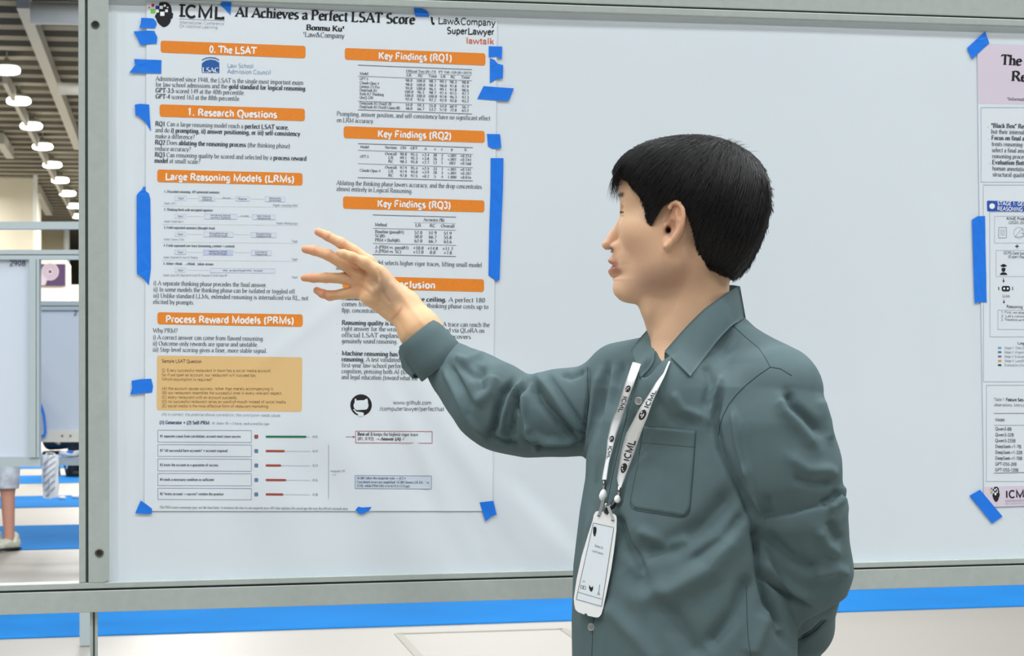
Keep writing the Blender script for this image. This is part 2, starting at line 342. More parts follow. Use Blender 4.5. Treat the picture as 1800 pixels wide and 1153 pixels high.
# the row of round ceiling lamps in view
lm = None
for i, (x, y) in enumerate(((12, 125), (33, 179), (55, 223), (75, 259), (92, 291), (106, 318), (119, 341), (131, 363), (140, 381))):
    p = onZ(x, y, CEIL-.5); ord_ = ['nearest', 'second', 'third', 'fourth', 'fifth', 'sixth', 'seventh', 'eighth', 'farthest'][i]
    t = empty('ceiling_lamp', p); tag(t, f'{ord_} round glowing lamp in the row along the ceiling', 'lamp', 'row of round ceiling lamps')
    if lm is None:
        b1 = MB().lathe(p, (0, 0, 1), [(.29, .105), (.30, .13), (.25, .2), (.1, .26), (.05, .34)], 20).build('housing', mat('lamp_housing', (190, 190, 180), rough=.5), t, True)
        b2 = MB().lathe(p, (0, 0, 1), [(.1, -.075), (.26, -.07), (.32, -.045), (.34, .0), (.34, .05), (.32, .085), (.29, .105)], 20).build('lamp_glass', mat('lamp_glow', (255, 252, 235), emit=((255, 252, 235), 9)), t, True)
        b3 = MB().tube([p+[0, 0, .3], p+[0, 0, .5]], .02, 6).build('stem', mat('lamp_housing', (1, 1, 1)), t)
        lm = (b1, b2, b3)
    else:
        for b in lm:
            c = b.copy(); COL.objects.link(c); c.parent = t

# ------------------------------------------------------------------ the near poster board (front faces in the plane Y = 0)
board = empty('poster_board', (0, 0, 0)); tag(board, 'large white poster board in a grey aluminium frame behind the man', 'display board')
XL, XR = -1.35, 2.92
def wave(X, Z):
    X = np.asarray(X, float); Z = np.asarray(Z, float)
    w = .0006*np.sin(X*7+Z*3)+.0005*np.sin(Z*11-X*4)
    for (x0, z0, ang, wd, am) in WAVES:
        s = (X-x0)*math.cos(ang)+(Z-z0)*math.sin(ang); t = -(X-x0)*math.sin(ang)+(Z-z0)*math.cos(ang)
        w = w+am*np.exp(-(s/wd)**2)*np.exp(-(t/.22)**2)
    return w
WAVES = []
for px, py, ang, wd, am in ((740, 800, .5, .018, .0022), (790, 770, .55, .02, .002), (700, 760, .45, .016, -.0016), (560, 560, -.9, .012, .0012), (600, 540, .2, .014, -.0012), (480, 460, .1, .03, .0014), (900, 860, .7, .03, .003),
                            (960, 900, .8, .02, -.002), (1000, 760, .9, .03, .002), (215, 300, .15, .02, .0016), (222, 640, 0.05, .018, .0016), (1640, 500, .1, .04, .002), (620, 880, .2, .03, .0015), (830, 860, .6, .015, -.0015)):
    p = onY(px, py, .012); WAVES.append((p[0], p[2], ang, wd, am))
YP = .012
def sheet(x0, x1, z0, z1, Y, nx, nz, thick=None):
    X, Z = np.meshgrid(np.linspace(x0, x1, nx), np.linspace(z0, z1, nz)); V = np.stack([X, Y-wave(X, Z), Z], -1).reshape(-1, 3)
    i = np.arange(nx-1); j = np.arange(nz-1)[:, None]; a = (j*nx+i).ravel(); F = np.stack([a, a+1, a+nx+1, a+nx], 1)
    return V, F
V, F = sheet(-.004, XR, .972, 1.986, YP+.0018, 420, 150)
obj('board_cover', V, F, M_cover, board, True)
MB().box((-.004, .022, .972), (XR, .034, 1.99)).build('core_panel', M_cover, board)
def rail(z0, z1, g0, g1, x0, x1, nm):
    # front face with a recessed slot between two lips
    m = MB(); m.box((x0, 0, z0), (x1, .04, g0)); m.box((x0, 0, g1), (x1, .04, z1)); r = m.build(nm, M_alu, board, bevel=.0012)
    MB().box((x0, .006, g0-.001), (x1, .038, g1+.001)).build('slot', M_alud, r)
rail(.9298, .9800, .9665, .9700, XL, XR+.05, 'bottom_rail')
rail(1.980, 2.034, 1.9925, 1.9958, XL, XR+.05, 'top_rail')
def post(x, z0, z1, mirror=1, nm='upright'):
    m = MB(); m.box((x-.0505, -.0006, z0), (x-.0395, .045, z1)); o = m.build(nm, M_alu, board, bevel=.0012)
    MB().box((x-.040, .006, z0), (x-.0345, .04, z1)).build('slot', M_alud, o)
    # wide plate with rounded lower right corner
    r = .009; pts = [(x-.0350, z0), (x-r, z0)]+[(x-r+r*math.sin(a), z0+r-r*math.cos(a)) for a in np.linspace(0, math.pi/2, 6)]+[(x, z1), (x-.0350, z1)]
    n = len(pts); V = [(p[0], -.0006, p[1]) for p in pts]+[(p[0], .03, p[1]) for p in pts]
    F = [tuple(range(n))]+[tuple(range(2*n-1, n-1, -1))]+[(i, i+n, (i+1) % n+n, (i+1) % n) for i in range(n)]
    MB().add(V, F).build('cover_plate', M_alu, o, bevel=.0008)
    return o
up1 = post(0, .9802, 1.9798)
for (px, py) in ((167.5, 43), (174.5, 971.5)):
    p = onY(px, py, 0); b = MB().lathe((p[0], -.0006, p[2]), (0, -1, 0), [(.0072, 0), (.0072, .0015), (.006, .0022), (.0042, .0022), (.0034, .0008)], 24).build('bolt', mat('bolt_steel', (96, 96, 88), rough=.35, metal=.7), up1, False)
    MB().lathe((p[0], -.0012, p[2]), (0, -1, 0), [(.0034, 0), (.003, .0008)], 6).build('socket', M_black, up1)
up2 = post(XL+.05, .9802, 1.9798); up3 = post(XR+.05, .9802, 1.9798)
for x in ((onY(165, 1100, .02)[0]), XL+.03, XR+.03):
    m = MB(); m.box((x-.0065, .012, .012), (x-.0015, .030, .93)); m.box((x+.0015, .012, .012), (x+.0065, .030, .93)); o = m.build('leg', M_alu, board, bevel=.0008)
    MB().box((x-.002, .015, .012), (x+.002, .028, .93)).build('slot', M_alud, o)
    MB().box((x-.03, -.2, 0), (x+.03, .25, .012)).build('foot', M_alu, o, bevel=.003)

# ------------------------------------------------------------------ print on paper, each line laid on the sheet
def onpaper(pts, lift):
    pts = np.asarray(pts, float).reshape(-1, 2)
    D = FW[None]+RT[None]*((pts[:, :1]-900)/FPX)-UP[None]*((pts[:, 1:]-576.5)/FPX)
    Q = CAM+D*((YP-CAM[1])/D[:, 1:2]); Q[:, 1] = YP-wave(Q[:, 0], Q[:, 2])-lift
    return Q
class Ink:
    def __init__(s, lift=.0007): s.V = []; s.F = []; s.lift = lift
    def text(s, t, x0, y0, x1, y1, em, font='serif', wt=0.15, bwt=1.0, slant=0):
        V, F, adv = layout(t, font, wt, bwt, slant); V = np.array(V) if V else np.zeros((0, 2)); b = len(s.V)
        if not len(V): return s
        d = np.array([x1-x0, y1-y0]); L = np.hypot(*d); n = np.array([d[1], -d[0]])/L
        Q = np.array([x0, y0])+V[:, :1]/adv*d+V[:, 1:]*em*n
        s.V += list(map(tuple, Q)); s.F += [tuple(i+b for i in f) for f in F]; return s
    def ctext(s, t, cx, y, em, slope=.03, sx=1.0, **k):
        V, F, adv = layout(t, k.get('font', 'serif'), k.get('wt', .15), 1.0); w = adv*em*sx/2
        return s.text(t, cx-w, y-w*slope, cx+w, y+w*slope, em, **k)
    def line(s, x0, y0, x1, y1, w):
        d = np.array([x1-x0, y1-y0]); L = np.hypot(*d); n = np.array([d[1], -d[0]])/L*w/2; k = max(1, int(L/18))
        for i in range(k):
            a = np.array([x0, y0])+d*i/k; c = np.array([x0, y0])+d*(i+1)/k; b = len(s.V)
            s.V += [tuple(a-n), tuple(c-n), tuple(c+n), tuple(a+n)]; s.F.append((b, b+1, b+2, b+3))
        return s
    def rect(s, x0, y0, x1, y1, w, sl=.006):
        return s.line(x0, y0, x1, y0+sl*(x1-x0), w).line(x0, y1, x1, y1+sl*(x1-x0), w).line(x0, y0, x0, y1, w).line(x1, y0+sl*(x1-x0), x1, y1+sl*(x1-x0), w)
    def quad(s, tl, tr, br, bl, r=0, n=16):
        tl, tr, br, bl = map(np.array, (tl, tr, br, bl)); L = np.hypot(*(tr-tl)); Hh = np.hypot(*(bl-tl)); b = len(s.V)
        us = sorted(set([0, r*.3/L, r*.7/L, r/L, 1-r/L, 1-r*.7/L, 1-r*.3/L, 1]+list(np.linspace(r/L, 1-r/L, n)))) if r else list(np.linspace(0, 1, n))
        for u in us:
            e = min(u, 1-u)*L; v = 0 if (not r or e >= r) else (r-math.sqrt(max(0, r*r-(r-e)**2)))/Hh
            T = tl+(tr-tl)*u; B = bl+(br-bl)*u; R_ = max(3, int(Hh/7)); s.V += [tuple(T+(B-T)*(v+(1-2*v)*r_/(R_-1))) for r_ in range(R_)]
        for i in range(len(us)-1):
            for r_ in range(R_-1): k = b+R_*i+r_; s.F.append((k, k+1, k+R_+1, k+R_))
        return s
    def poly(s, pts):
        tr = tessellate_polygon([[Vector((p[0], p[1], 0)) for p in pts]]); b = len(s.V); s.V += [tuple(map(float, p)) for p in pts]; s.F += [tuple(i+b for i in t) for t in tr]; return s
    def build(s, name, m, parent, label=None):
        if not s.V: return None
        o = obj(name, onpaper(s.V, s.lift*.5), s.F, m, parent)
        if label: o['label'] = label
        if name in STUFFY: o['kind'] = 'stuff'
        return o
STUFFY = ('diagram_lettering', 'diagram_lines', 'paragraph', 'table_lettering', 'results_table', 'panel_outline', 'subtitle_lettering', 'score_lettering', 'answer_lettering', 'footnote_lettering', 'pictogram', 'pictogram_eyes', 'emblem_squares', 'score_track', 'answer_box', 'title_lettering', 'caption_lettering', 'partner_lettering', 'verdict_lettering', 'address_lettering', 'acronym_lettering', 'council_lettering')
def tape(pts, label, group, lift=.0011, m=None, fuzz=True):
    pts = [np.array(p, float) for p in pts]; bm = bmesh.new(); vs = [bm.verts.new((p[0], p[1], 0)) for p in pts]; bm.faces.new(vs)
    bmesh.ops.triangulate(bm, faces=bm.faces[:])
    for _ in range(5):
        es = [e for e in bm.edges if e.calc_length() > 16]
        if not es: break
        bmesh.ops.subdivide_edges(bm, edges=es, cuts=1); bmesh.ops.triangulate(bm, faces=bm.faces[:])
    bm.verts.ensure_lookup_table(); q = np.array([(v.co.x, v.co.y) for v in bm.verts]); be = [(e.verts[0].index, e.verts[1].index) for e in bm.edges if e.is_boundary]
    bm.verts.index_update(); F = [tuple(v.index for v in f.verts) for f in bm.faces]; be = [(e.verts[0].index, e.verts[1].index) for e in bm.edges if e.is_boundary]; bm.free()
    A = onpaper(q, lift); A[:, 1] -= .0003*np.sin(q[:, 0]*.7)*np.sin(q[:, 1]*.55); B = A.copy(); B[:, 1] += .0006; n = len(q)
    V = np.concatenate([A, B]); FF = F+[tuple(i+n for i in reversed(f)) for f in F]+[(a, b, b+n, a+n) for a, b in be]
    c = A.mean(0); o = obj('tape_strip', V-c, FF, m or M_tape); o.location = tuple(c); tag(o, label, 'tape', group); return o
def paper_sheet(tl, tr, br, bl, m, parent, name='sheet', lift=0, nx=90, ny=120):
    tl, tr, br, bl = map(np.array, (tl, tr, br, bl)); u, v = np.meshgrid(np.linspace(0, 1, nx), np.linspace(0, 1, ny))
    q = (tl*(1-u)[..., None]*(1-v)[..., None]+tr*u[..., None]*(1-v)[..., None]+br*u[..., None]*v[..., None]+bl*(1-u)[..., None]*v[..., None]).reshape(-1, 2)
    Q = onpaper(q, lift)
    a = (np.arange(ny-1)[:, None]*nx+np.arange(nx-1)).ravel(); F = np.stack([a, a+1, a+nx+1, a+nx], 1)
    return obj(name, Q, F, m, parent, True)
# ------------------------------------------------------------------ the main poster
c0 = onY(560, 450, YP)
poster = empty('research_poster', c0); tag(poster, 'research poster with orange section banners taped to the board under the pointing hand', 'poster')
paper_sheet((257.5, 3), (874, 34.5), (865, 898), (254, 898), M_paper, poster)
C = lambda x, y, s=3.844, x0=220, y0=0: (x0+x/s, y0+y/s)
BAN = [((282.4, 71.5), (536.9, 81), (536.9, 102.8), (282.4, 92.4), '0. The LSAT', 367.8, 92.3, 451, 95.2),
       ((280.6, 183.4), (535.8, 191.2), (535.8, 212.8), (280.6, 205), '1. Research Questions', 329.3, 202.6, 487.4, 207.2),
       ((276.5, 297.8), (531.7, 304.3), (531.7, 325.9), (276.5, 319.9), 'Large Reasoning Models (LRMs)', 290.2, 315.6, 517.9, 320.6),
       ((276.7, 548.8), (532, 552.7), (532, 574.3), (276.7, 569.7), 'Process Reward Models (PRMs)', 291, 566.3, 517.3, 569),
       ((606, 84.5), (853.4, 93.7), (853.4, 115.2), (606, 104.8), 'Key Findings (RQ1)', 664.8, 103.3, 795, 107.6),
       ((604.2, 221.9), (852.1, 230.2), (852.1, 251), (604.2, 242.7), 'Key Findings (RQ2)', 663.5, 240.6, 794, 244.4),
       ((603, 345.2), (851.4, 352.4), (851.4, 373.2), (603, 366.7), 'Key Findings (RQ3)', 662.8, 363.2, 792.8, 366.4),
       ((602, 484.5), (850.6, 491), (850.6, 513), (602, 507), 'Conclusion', 679, 504.2, 765.5, 507)]
for tl, tr, br, bl, t, x0, y0, x1, y1 in BAN:
    b = Ink(.0008).quad(tl, tr, br, bl, 4, 44).build('section_banner', M_orange, poster)
    Ink(.0014).text(t, x0, y0, x1, y1, 17.0, font='sans', wt=1.3).build('lettering', M_wprint, b)
# masthead
k = Ink(.0012)
k.text('AI Achieves a Perfect LSAT Score', 413.7, 29.2, 729.1, 42.6, 25.4, wt=.8); k.text('Bonmu Ku¹', 538, 52.6, 605.5, 55.6, 14, wt=.8)
k.build('title_lettering', M_ink, poster)
Ink(.0012).text('¹Law&Company', 532.2, 64.6, 605, 67.4, 13, wt=.1).build('affiliation_lettering', M_ink2, poster)
k = Ink(.0012).text('Law&Company', 769.4, 41.4, 870.9, 45.4, 17, font='sans', wt=.35); k.text('SuperLawyer', 785, 58.8, 869, 61.2, 16.5, font='sans', wt=.6)
k.poly([C(*p, x0=560) for p in ((757, 112), (772, 118), (772, 150), (780, 152), (785, 160), (780, 168), (768, 166), (761, 150))]); k.build('partner_lettering', M_ink, poster)
Ink(.0012).text('lawtalk', 818.8, 76, 869, 77.6, 15.5, font='sans', wt=.5).build('partner_lettering', mat('rust_ink', (214, 110, 72)), poster)
def icml(Cf, parent, lift=.0011):
    k = Ink(lift); k.poly([Cf(*p) for p in ((430, 40), (455, 30), (485, 27), (520, 30), (552, 45), (575, 72), (586, 105), (590, 150), (592, 166), (607, 166), (604, 200), (600, 232), (580, 240), (575, 270), (566, 292), (545, 318), (520, 335), (490, 345), (465, 335), (440, 315), (415, 290), (400, 262), (393, 238), (377, 217), (380, 192), (395, 180), (397, 158), (430, 150), (424, 100))])
    k.build('emblem', M_ink, parent)
    k = Ink(lift+.0005)
    for x0, y0, x1, y1 in ((435, 75, 477, 115), (487, 57, 515, 87), (527, 87, 547, 107), (505, 120, 541, 156), (443, 150, 497, 203), (392, 128, 426, 160)): k.quad(Cf(x0, y0), Cf(x1, y0), Cf(x1, y1), Cf(x0, y1), n=2)
    k.build('emblem_squares', M_wprint, parent)
    for (x0, y0, x1, y1), c, nm in (((333, 50, 368, 86), (190, 24, 48), 'crimson'), ((384, 73, 426, 115), (36, 36, 160), 'indigo'), ((323, 117, 379, 168), (122, 204, 40), 'lime'), ((293, 84, 316, 107), (222, 160, 110), 'peach')):
        Ink(lift).quad(Cf(x0, y0), Cf(x1, y0), Cf(x1, y1), Cf(x0, y1), n=2).build('emblem_square', mat(nm+'_ink', c), parent, nm+' square')
icml(lambda x, y: (220+x/7.2, y/7.2), poster)
k = Ink(.0012); k.text('ICML', 314, 29.6, 394.5, 32.8, 30.5, font='sans', wt=.9)
for x, y in ((315, 29.4), (315, 10.2)): k.line(x+.2, y-1.4, x+11, y-1.0, 2.8)
k.build('acronym_lettering', M_ink, poster)
k = Ink(.0012).line(315, 32.8+.3, 394.7, 36.6, .7); k.text('International Conference', 315, 41.6, 393.6, 44.3, 8, font='sans', wt=0).text('On Machine Learning', 315, 48.2, 382.2, 50.6, 8, font='sans', wt=0); k.build('subtitle_lettering', M_ink3, poster)
# LSAC mark
lb = mat('law_blue', (34, 92, 168))
k = Ink(.0008); k.poly([C(*p) for p in ((518, 430), (545, 412), (577, 405), (610, 411), (636, 427), (636, 494), (518, 492))]); k.poly([C(*p) for p in ((518, 404), (545, 390), (577, 386), (610, 390), (636, 404), (636, 410), (610, 397), (577, 392), (545, 397), (518, 411))])
lg = k.build('council_emblem', lb, poster)
Ink(.0014).text('LSAC', *C(521, 488), *C(632, 490), 12.5, wt=.5).build('lettering', M_wprint, lg)
k = Ink(.0014)
k.poly([C(*p) for p in ((520, 426), (545, 407), (577, 400), (610, 405), (635, 420), (635, 423), (610, 409), (577, 404), (545, 411), (520, 431))]); k.build('stripe', mat('law_blue2', (90, 160, 214)), lg)
Ink(.0012).text('Law School', 399, 118.6, 445.8, 119.8, 11, font='sans', wt=.05).text('Admission Council', 399, 129, 476.2, 131, 11, font='sans', wt=.05).build('council_lettering', mat('law_blue3', (104, 138, 178)), poster)
# paragraphs
EM = 11.6
PAR = [
 [('Administered since 1948, the LSAT is the single most important exam', 273.3, 141.6, 533, 149.2), ('for law school admissions and the *gold standard for logical reasoning*.', 273.3, 151.9, 538.7, 159.5), ('*GPT-3.5* scored 149 at the 40th percentile.', 273.3, 162.2, 430.2, 166.8), ('*GPT-4* scored 163 at the 88th percentile.', 273.3, 172.9, 422.4, 177.3)],
 [('*RQ1* Can a large reasoning model reach a *perfect LSAT score,*', 272.8, 220.9, 507.5, 227.8), ('and do *i) prompting, ii) answer positioning, or iii) self-consistency*', 272.8, 232, 527.5, 238.9), ('make a difference?', 272.8, 242.7, 342.3, 244.6), ('*RQ2* Does *ablating the reasoning process* (the thinking phase)', 272.3, 253.6, 510, 260.4), ('reduce accuracy?', 272.3, 264.4, 335.8, 266), ('*RQ3* Can reasoning quality be scored and selected by a *process reward*', 272, 275.2, 538.7, 282.4), ('*model* at small scale?', 271.5, 285.6, 352, 287.9)],
 [('i) A separate thinking phase precedes the final answer.', 269.4, 500.9, 469.7, 504.6), ('ii) In some models the thinking phase can be isolated or toggled off.', 269.4, 511.9, 520.5, 516), ('iii) Unlike standard LLMs, extended reasoning is internalized via RL, not', 269.2, 522.9, 541.8, 527.6), ('elicited by prompts.', 269, 533.8, 341.7, 535.3)],
 [('Why PRM?', 268.9, 584.3, 312.4, 584.9), ('i) A correct answer can come from flawed reasoning.', 268.6, 596.2, 464, 598.8), ('ii) Outcome-only rewards are sparse and unstable.', 268.4, 607, 453.8, 609.2), ('iii) Step-level scoring gives a finer, more stable signal.', 268.2, 617.8, 469.7, 620.2)],
 [('Prompting, answer position, and self-consistency have no significant effect', 591.7, 203.4, 861.8, 211.6), ('on LRM accuracy.', 591.7, 214.4, 657.6, 216.6)],
 [('Ablating the thinking phase lowers accuracy, and the drop concentrates', 591.2, 324.8, 847, 332), ('almost entirely in Logical Reasoning.', 591.2, 335.4, 725.2, 339.6)],
 [('A small reward model selects higher-rigor traces, lifting small-model', 591, 463.4, 847, 469.6), ('accuracy.', 590.7, 474, 624, 475)],
 [('*Human-level score breaks the ceiling.* A perfect 180', 600.8, 527, 852.7, 531.6), ('comes from thinking; removing the thinking phase costs up to', 600.8, 537.6, 858.4, 543), ('8pp, concentrated in Logical Reasoning.', 600.6, 548.6, 745, 552), ('•', 590, 572, 594.6, 572), ('*Reasoning quality is measurable, not fixed.* A trace can reach the', 600.8, 570.6, 860.5, 574.6), ('right answer for the wrong reason; PRMs trained via QLoRA on', 600.6, 580.8, 851.4, 584.8), ('official LSAT explanations scores and it recovers', 600.4, 592.2, 827.7, 595.6), ('genuinely sound reasoning.', 600.4, 602.8, 698.6, 604), ('•', 589.6, 624, 594, 624), ('*Machine reasoning has reached*', 600.4, 624.2, 735, 627), ('*reasoning.* A test validated for', 600.4, 634.8, 716, 636.4), ('first-year law-school performance', 600.2, 645.2, 730, 647.2), ('cognition, pressing both AI (toward', 600, 655.6, 733, 657.8), ('and legal education (toward what the', 600, 666, 734, 668.4)]]
for par in PAR:
    k = Ink(.0012)
    for t, x0, y0, x1, y1 in par: k.text(t, x0, y0, x1, y1, EM if x0 > 580 or y0 < 300 else EM*.98, wt=.02, bwt=.75)
    k.build('paragraph', M_ink2, poster)
# tables
k = Ink(.0012); sl = .035
def row(x0, y, items, em=6.9, sl=.035, **kw):
    for cx, t in items: k.ctext(t, cx, y+(cx-x0)*sl, em, slope=sl, wt=.3, **kw)
k.line(629, 114.5, 829.8, 122.3, .9).line(629, 133.7, 829.8, 141.8, .6).line(629, 177.7, 829.8, 184.4, .6).line(629, 193, 829.8, 200.3, .9).line(713, 128.4, 766.8, 130.3, .4).line(772, 130.5, 829, 132.6, .4)
row(632, 124.2, [(740, 'Official Test (N=77)'), (800, 'PT 150–159 (N=1027)')], 6.3, .03); row(632, 131.4, [(718.7, 'LR'), (739.5, 'RC'), (760.3, 'Total'), (779, 'LR'), (796.7, 'RC'), (818, 'Total')])
k.text('Model', 632.3, 131.2, 647.4, 131.8, 7, wt=.3)
for y, n, w, vals in ((140.7, 'GPT-5', 15, '98.0 100.0 98.7 99.1 98.3 98.8'), (147.9, 'Claude Opus 4', 34, '98.0 100.0 98.7 98.0 97.8 97.9'), (154.4, 'Gemini 2.5 Pro', 35, '94.0 100.0 96.1 99.1 97.8 98.6'), (160.7, 'DeepSeek-R1', 31, '100.0 96.3 98.7 97.4 97.5 97.7'), (167.2, 'Kimi K2 Thinking', 42.5, '100.0 100.0 100.0 97.8 96.3 97.3'), (173.7, 'QwQ-32B', 24, '92.0 92.6 92.2 92.9 93.8 93.2'),
                      (183.6, 'DeepSeek-R1 Distill 7B', 56, '54.0 59.3 55.8 54.0 60.9 56.7'), (190, 'DeepSeek-R1 Distill Llama 8B', 71, '48.0 66.7 53.2 57.0 72.8 63.2')):
    k.text(n, 632, y-.4, 632+w, y+w*.03, 7, wt=.3); row(632, y-.2, list(zip((718.7, 739.5, 760.3, 779, 796.7, 818), vals.split())))
k.build('results_table', M_ink2, poster)
k = Ink(.0012)
k.line(629, 252.3, 831.3, 259.4, .9).line(629, 264, 831.3, 271.3, .6).line(629, 287.5, 831.3, 294.7, .6).line(629, 312.1, 831.3, 318, .9)
k.text('Model', 633, 260, 648.5, 260.6, 7, wt=.3); k.text('GPT-5', 632.6, 277, 648, 277.6, 7, wt=.3); k.text('Claude Opus 4', 632, 301.4, 668.6, 302.6, 7, wt=.3)
cols2 = (687, 709, 728, 748, 764.5, 777, 794.5, 818.5)
row(632, 259.6, list(zip(cols2, 'Section ON OFF Δ s c p h'.split())), sl=.03)
for y, v in ((270.8, 'Overall 98.8 95.5 +3.4 38 3 <.001 +0.214'), (277.4, 'LR 99.1 95.3 +3.8 26 2 <.001 +0.244'), (284, 'RC 98.3 95.8 +2.7 12 1 .003 +0.168'), (294.8, 'Overall 97.9 95.4 +2.5 33 7 <.001 +0.141'), (301.5, 'LR 97.9 94.0 +3.9 28 3 <.001 +0.207'), (308.5, 'RC 97.8 97.5 +0.2 5 4 1.000 +0.016')):
    row(632, y, list(zip(cols2, v.split())), sl=.03)
k.build('results_table', M_ink2, poster)
k = Ink(.0012)
k.line(655, 377.7, 801.4, 381.6, .9).line(655, 401.3, 801.4, 404.7, .6).line(655, 427.9, 801.4, 431.3, .6).line(655, 447.4, 801.4, 450.8, .9).line(727, 391, 801, 392.9, .4)
k.text('Accuracy (%)', 744.2, 388.4, 781, 389.4, 8.2, wt=.3); k.text('Method', 658.9, 397.2, 679.7, 397.8, 8.2, wt=.3)
row(659, 396.4, [(735, 'LR'), (760.3, 'RC'), (786.8, 'Overall')], 8, .026)
for y, n, w, v in ((409.4, 'Baseline (pass@1)', 51, '52.0 51.9 51.9'), (416.6, 'SC@5', 18, '50.0 66.7 55.8'), (424.2, 'PRM + BoN@5', 44, '62.0 66.7 63.6'), (436.6, 'Δ (PRM vs. pass@1)', 59, '+10.0 +14.8 +11.7'), (443.8, 'Δ (PRM vs. SC)', 46, '+12.0 0.0 +7.8')):
    k.text(n, 659, y, 659+w, y+w*.024, 8, wt=.3); row(659, y-.2, list(zip((735, 760.3, 786.8), v.split())), 8, .026)
k.build('results_table', M_ink2, poster)
# reasoning-model diagram
ra = C
fr = Ink(.0006); pale = Ink(.0007); blue = Ink(.0007); ln = Ink(.0011); tx = Ink(.0012); ty = Ink(.0012)
RW = [('1. Discarded reasoning, API-generated summary', 97, [(335, 415, 'Input', ''), (500, 605, 'reasoning', 'tokens'), (745, 840, 'Response', ''), (945, 1080, 'reasoning_summary', '(not the content)')], 'discard', 685, 'Toggle: reasoning.effort', 'Models: GPT-5'),
      ('2. Thinking block with encrypted signature', 86, [(335, 410, 'Input', ''), (535, 755, 'thinking block', '(summary, signature)'), (860, 1012, 'text block', 'response')], 'in context', 808, 'Toggle: thinking.type', 'Models: Claude Opus 4'),
      ('3. Field-separated summary (thought=true)', 90, [(335, 410, 'Input', ''), (530, 730, 'thoughts=true', 'summarized thought'), (850, 1018, 'thought=false', 'response')], '', 0, 'Toggle', 'Models: Gemini 2.5 Pro'),
      ('4. Field-separated raw trace (reasoning_content + content)', 125, [(335, 410, 'Input', ''), (527, 727, 'reasoning_content', 'raw chain-of-thought'), (852, 985, 'content', 'response')], '', 0, 'Toggle', 'Models: DeepSeek-R1, Kimi K2 Thinking'),
      ('5. Inline <think>...</think> token stream', 88, [(335, 410, 'Input', ''), (575, 1012, '<think> raw chain-of-thought </think> final answer', '')], '', 0, 'Toggle', 'Models: QwQ-32B, DeepSeek-R1 Distill 7B, DeepSeek-R1 Distill Llama 8B')]
for i, (t, tw, bx, mid, mx, tg, md) in enumerate(RW):
    y = 338.4+i*31.6; x0 = 288.6-i*.4
    tx.text(t, x0, y, x0+tw, y+1.4, 6.2, wt=.75); ty.text(md, x0-.2, y+20.4, x0+len(md)*1.62, y+21, 5.2, wt=.1, slant=.2)
    xr = 523; ty.text(tg, xr-len(tg)*1.85, y+23.6, xr, y+24.2, 5.2, wt=.1, slant=.2)
    for j, (a, b, l1, l2) in enumerate(bx):
        xa, xb = C(a, 0)[0], C(b, 0)[0]; yc = y+9.6+(xa-300)*.012; hh = 4.4 if l2 else 3.8
        bq_ = i == 3 and j == 1; Ink(.0007).quad((xa, yc-hh), (xb, yc-hh+.8), (xb, yc+hh+.8), (xa, yc+hh), 1.2, 6).build('diagram_box', mat('box_print_blue', (198, 208, 238)) if bq_ else mat('box_print', (219, 227, 240)), poster, 'deeper blue box' if bq_ else None)
        (ln if (i == 3 or j > 0) else fr).rect(xa, yc-hh, xb, yc+hh, .35, .01)
        wd = (xb-xa)*(.62 if l2 or j else .5); cx = (xa+xb)/2
        if l2: tx.text(l1, cx-wd/2, yc-.3, cx+wd/2, yc+.1, 5, wt=.35, font='sans'); tx.text(l2, cx-wd/2, yc+3.6, cx+wd/2, yc+4, 5, wt=.35, font='sans')
        else: tx.text(l1, cx-wd/2, yc+1.6, cx+wd/2, yc+2, 5.2, wt=.35, font='sans')
        if j+1 < len(bx): fr.line(xb+2, yc+.3, C(bx[j+1][0], 0)[0]-2, yc+.8, .4)
    if mid: ty.text(mid, C(mx, 0)[0]-7, y+10.4, C(mx, 0)[0]+7, y+10.8, 4.6, wt=.1)
    if i: fr.line(284, y-7.6, 524, y-5.4, .3)
fr.build('diagram_lines', M_line, poster); ln.build('diagram_lines', mat('box_line', (176, 188, 216)), poster); tx.build('diagram_lettering', mat('diagram_ink', (104, 112, 124)), poster); ty.build('diagram_lettering', M_ink3, poster)
# sample question box
S5 = lambda x, y: (220+x/3.392, 580+y/3.392)
bx = Ink(.0005).quad((276, 624.8), (531.3, 628), (530.7, 723.8), (275.4, 720.9), 4, 40).build('question_box', M_tan, poster)
k = Ink(.0010).text('Sample LSAT Question', 284.3, 637, 354.7, 637.8, 8, font='sans', wt=.6)
for t, y, x1 in (('Q: Every successful restaurant in town has a social media account.', 248, 872), ('So if we open an account, our restaurant will succeed too.', 275, 783), ('Which assumption is required?', 301, 520), ('(A) the account causes success, rather than merely accompanying it.', 356, 887), ('(B) our restaurant resembles the successful ones in every relevant respect.', 382, 937), ('(C) every restaurant with an account succeeds.', 408, 670), ('(D) no successful restaurant relies on word-of-mouth instead of social media.', 434, 963), ('(E) social media is the most effective form of restaurant marketing.', 460, 858)):
    a = S5(218, y); b = S5(x1, y+3); k.text(t, *a, *b, 7.6, font='sans', wt=.12)
k.build('lettering', mat('brown_ink', (118, 92, 62)), bx)
Ink(.0012).text('(A) is correct: the premise shows correlation; the conclusion needs cause.', 283.4, 730.2, 493.6, 732.4, 7.4, font='sans', wt=.1, slant=.2).text('#1 choice 78 → 5 traces, each scored for rigor', 372.4, 745.6, 473.5, 747, 6.6, wt=.1, slant=.2).build('caption_lettering', M_ink3, poster)
Ink(.0012).text('*(1) Generator + (2) Self-PRM*', 280.4, 744.8, 368, 745.8, 8.6, wt=.5).build('caption_lettering', mat('slate_ink', (74, 96, 122)), poster)
bxs = Ink(.0008); tx = Ink(.0012); red = Ink(.0010); trk = Ink(.0009); val = Ink(.0012)
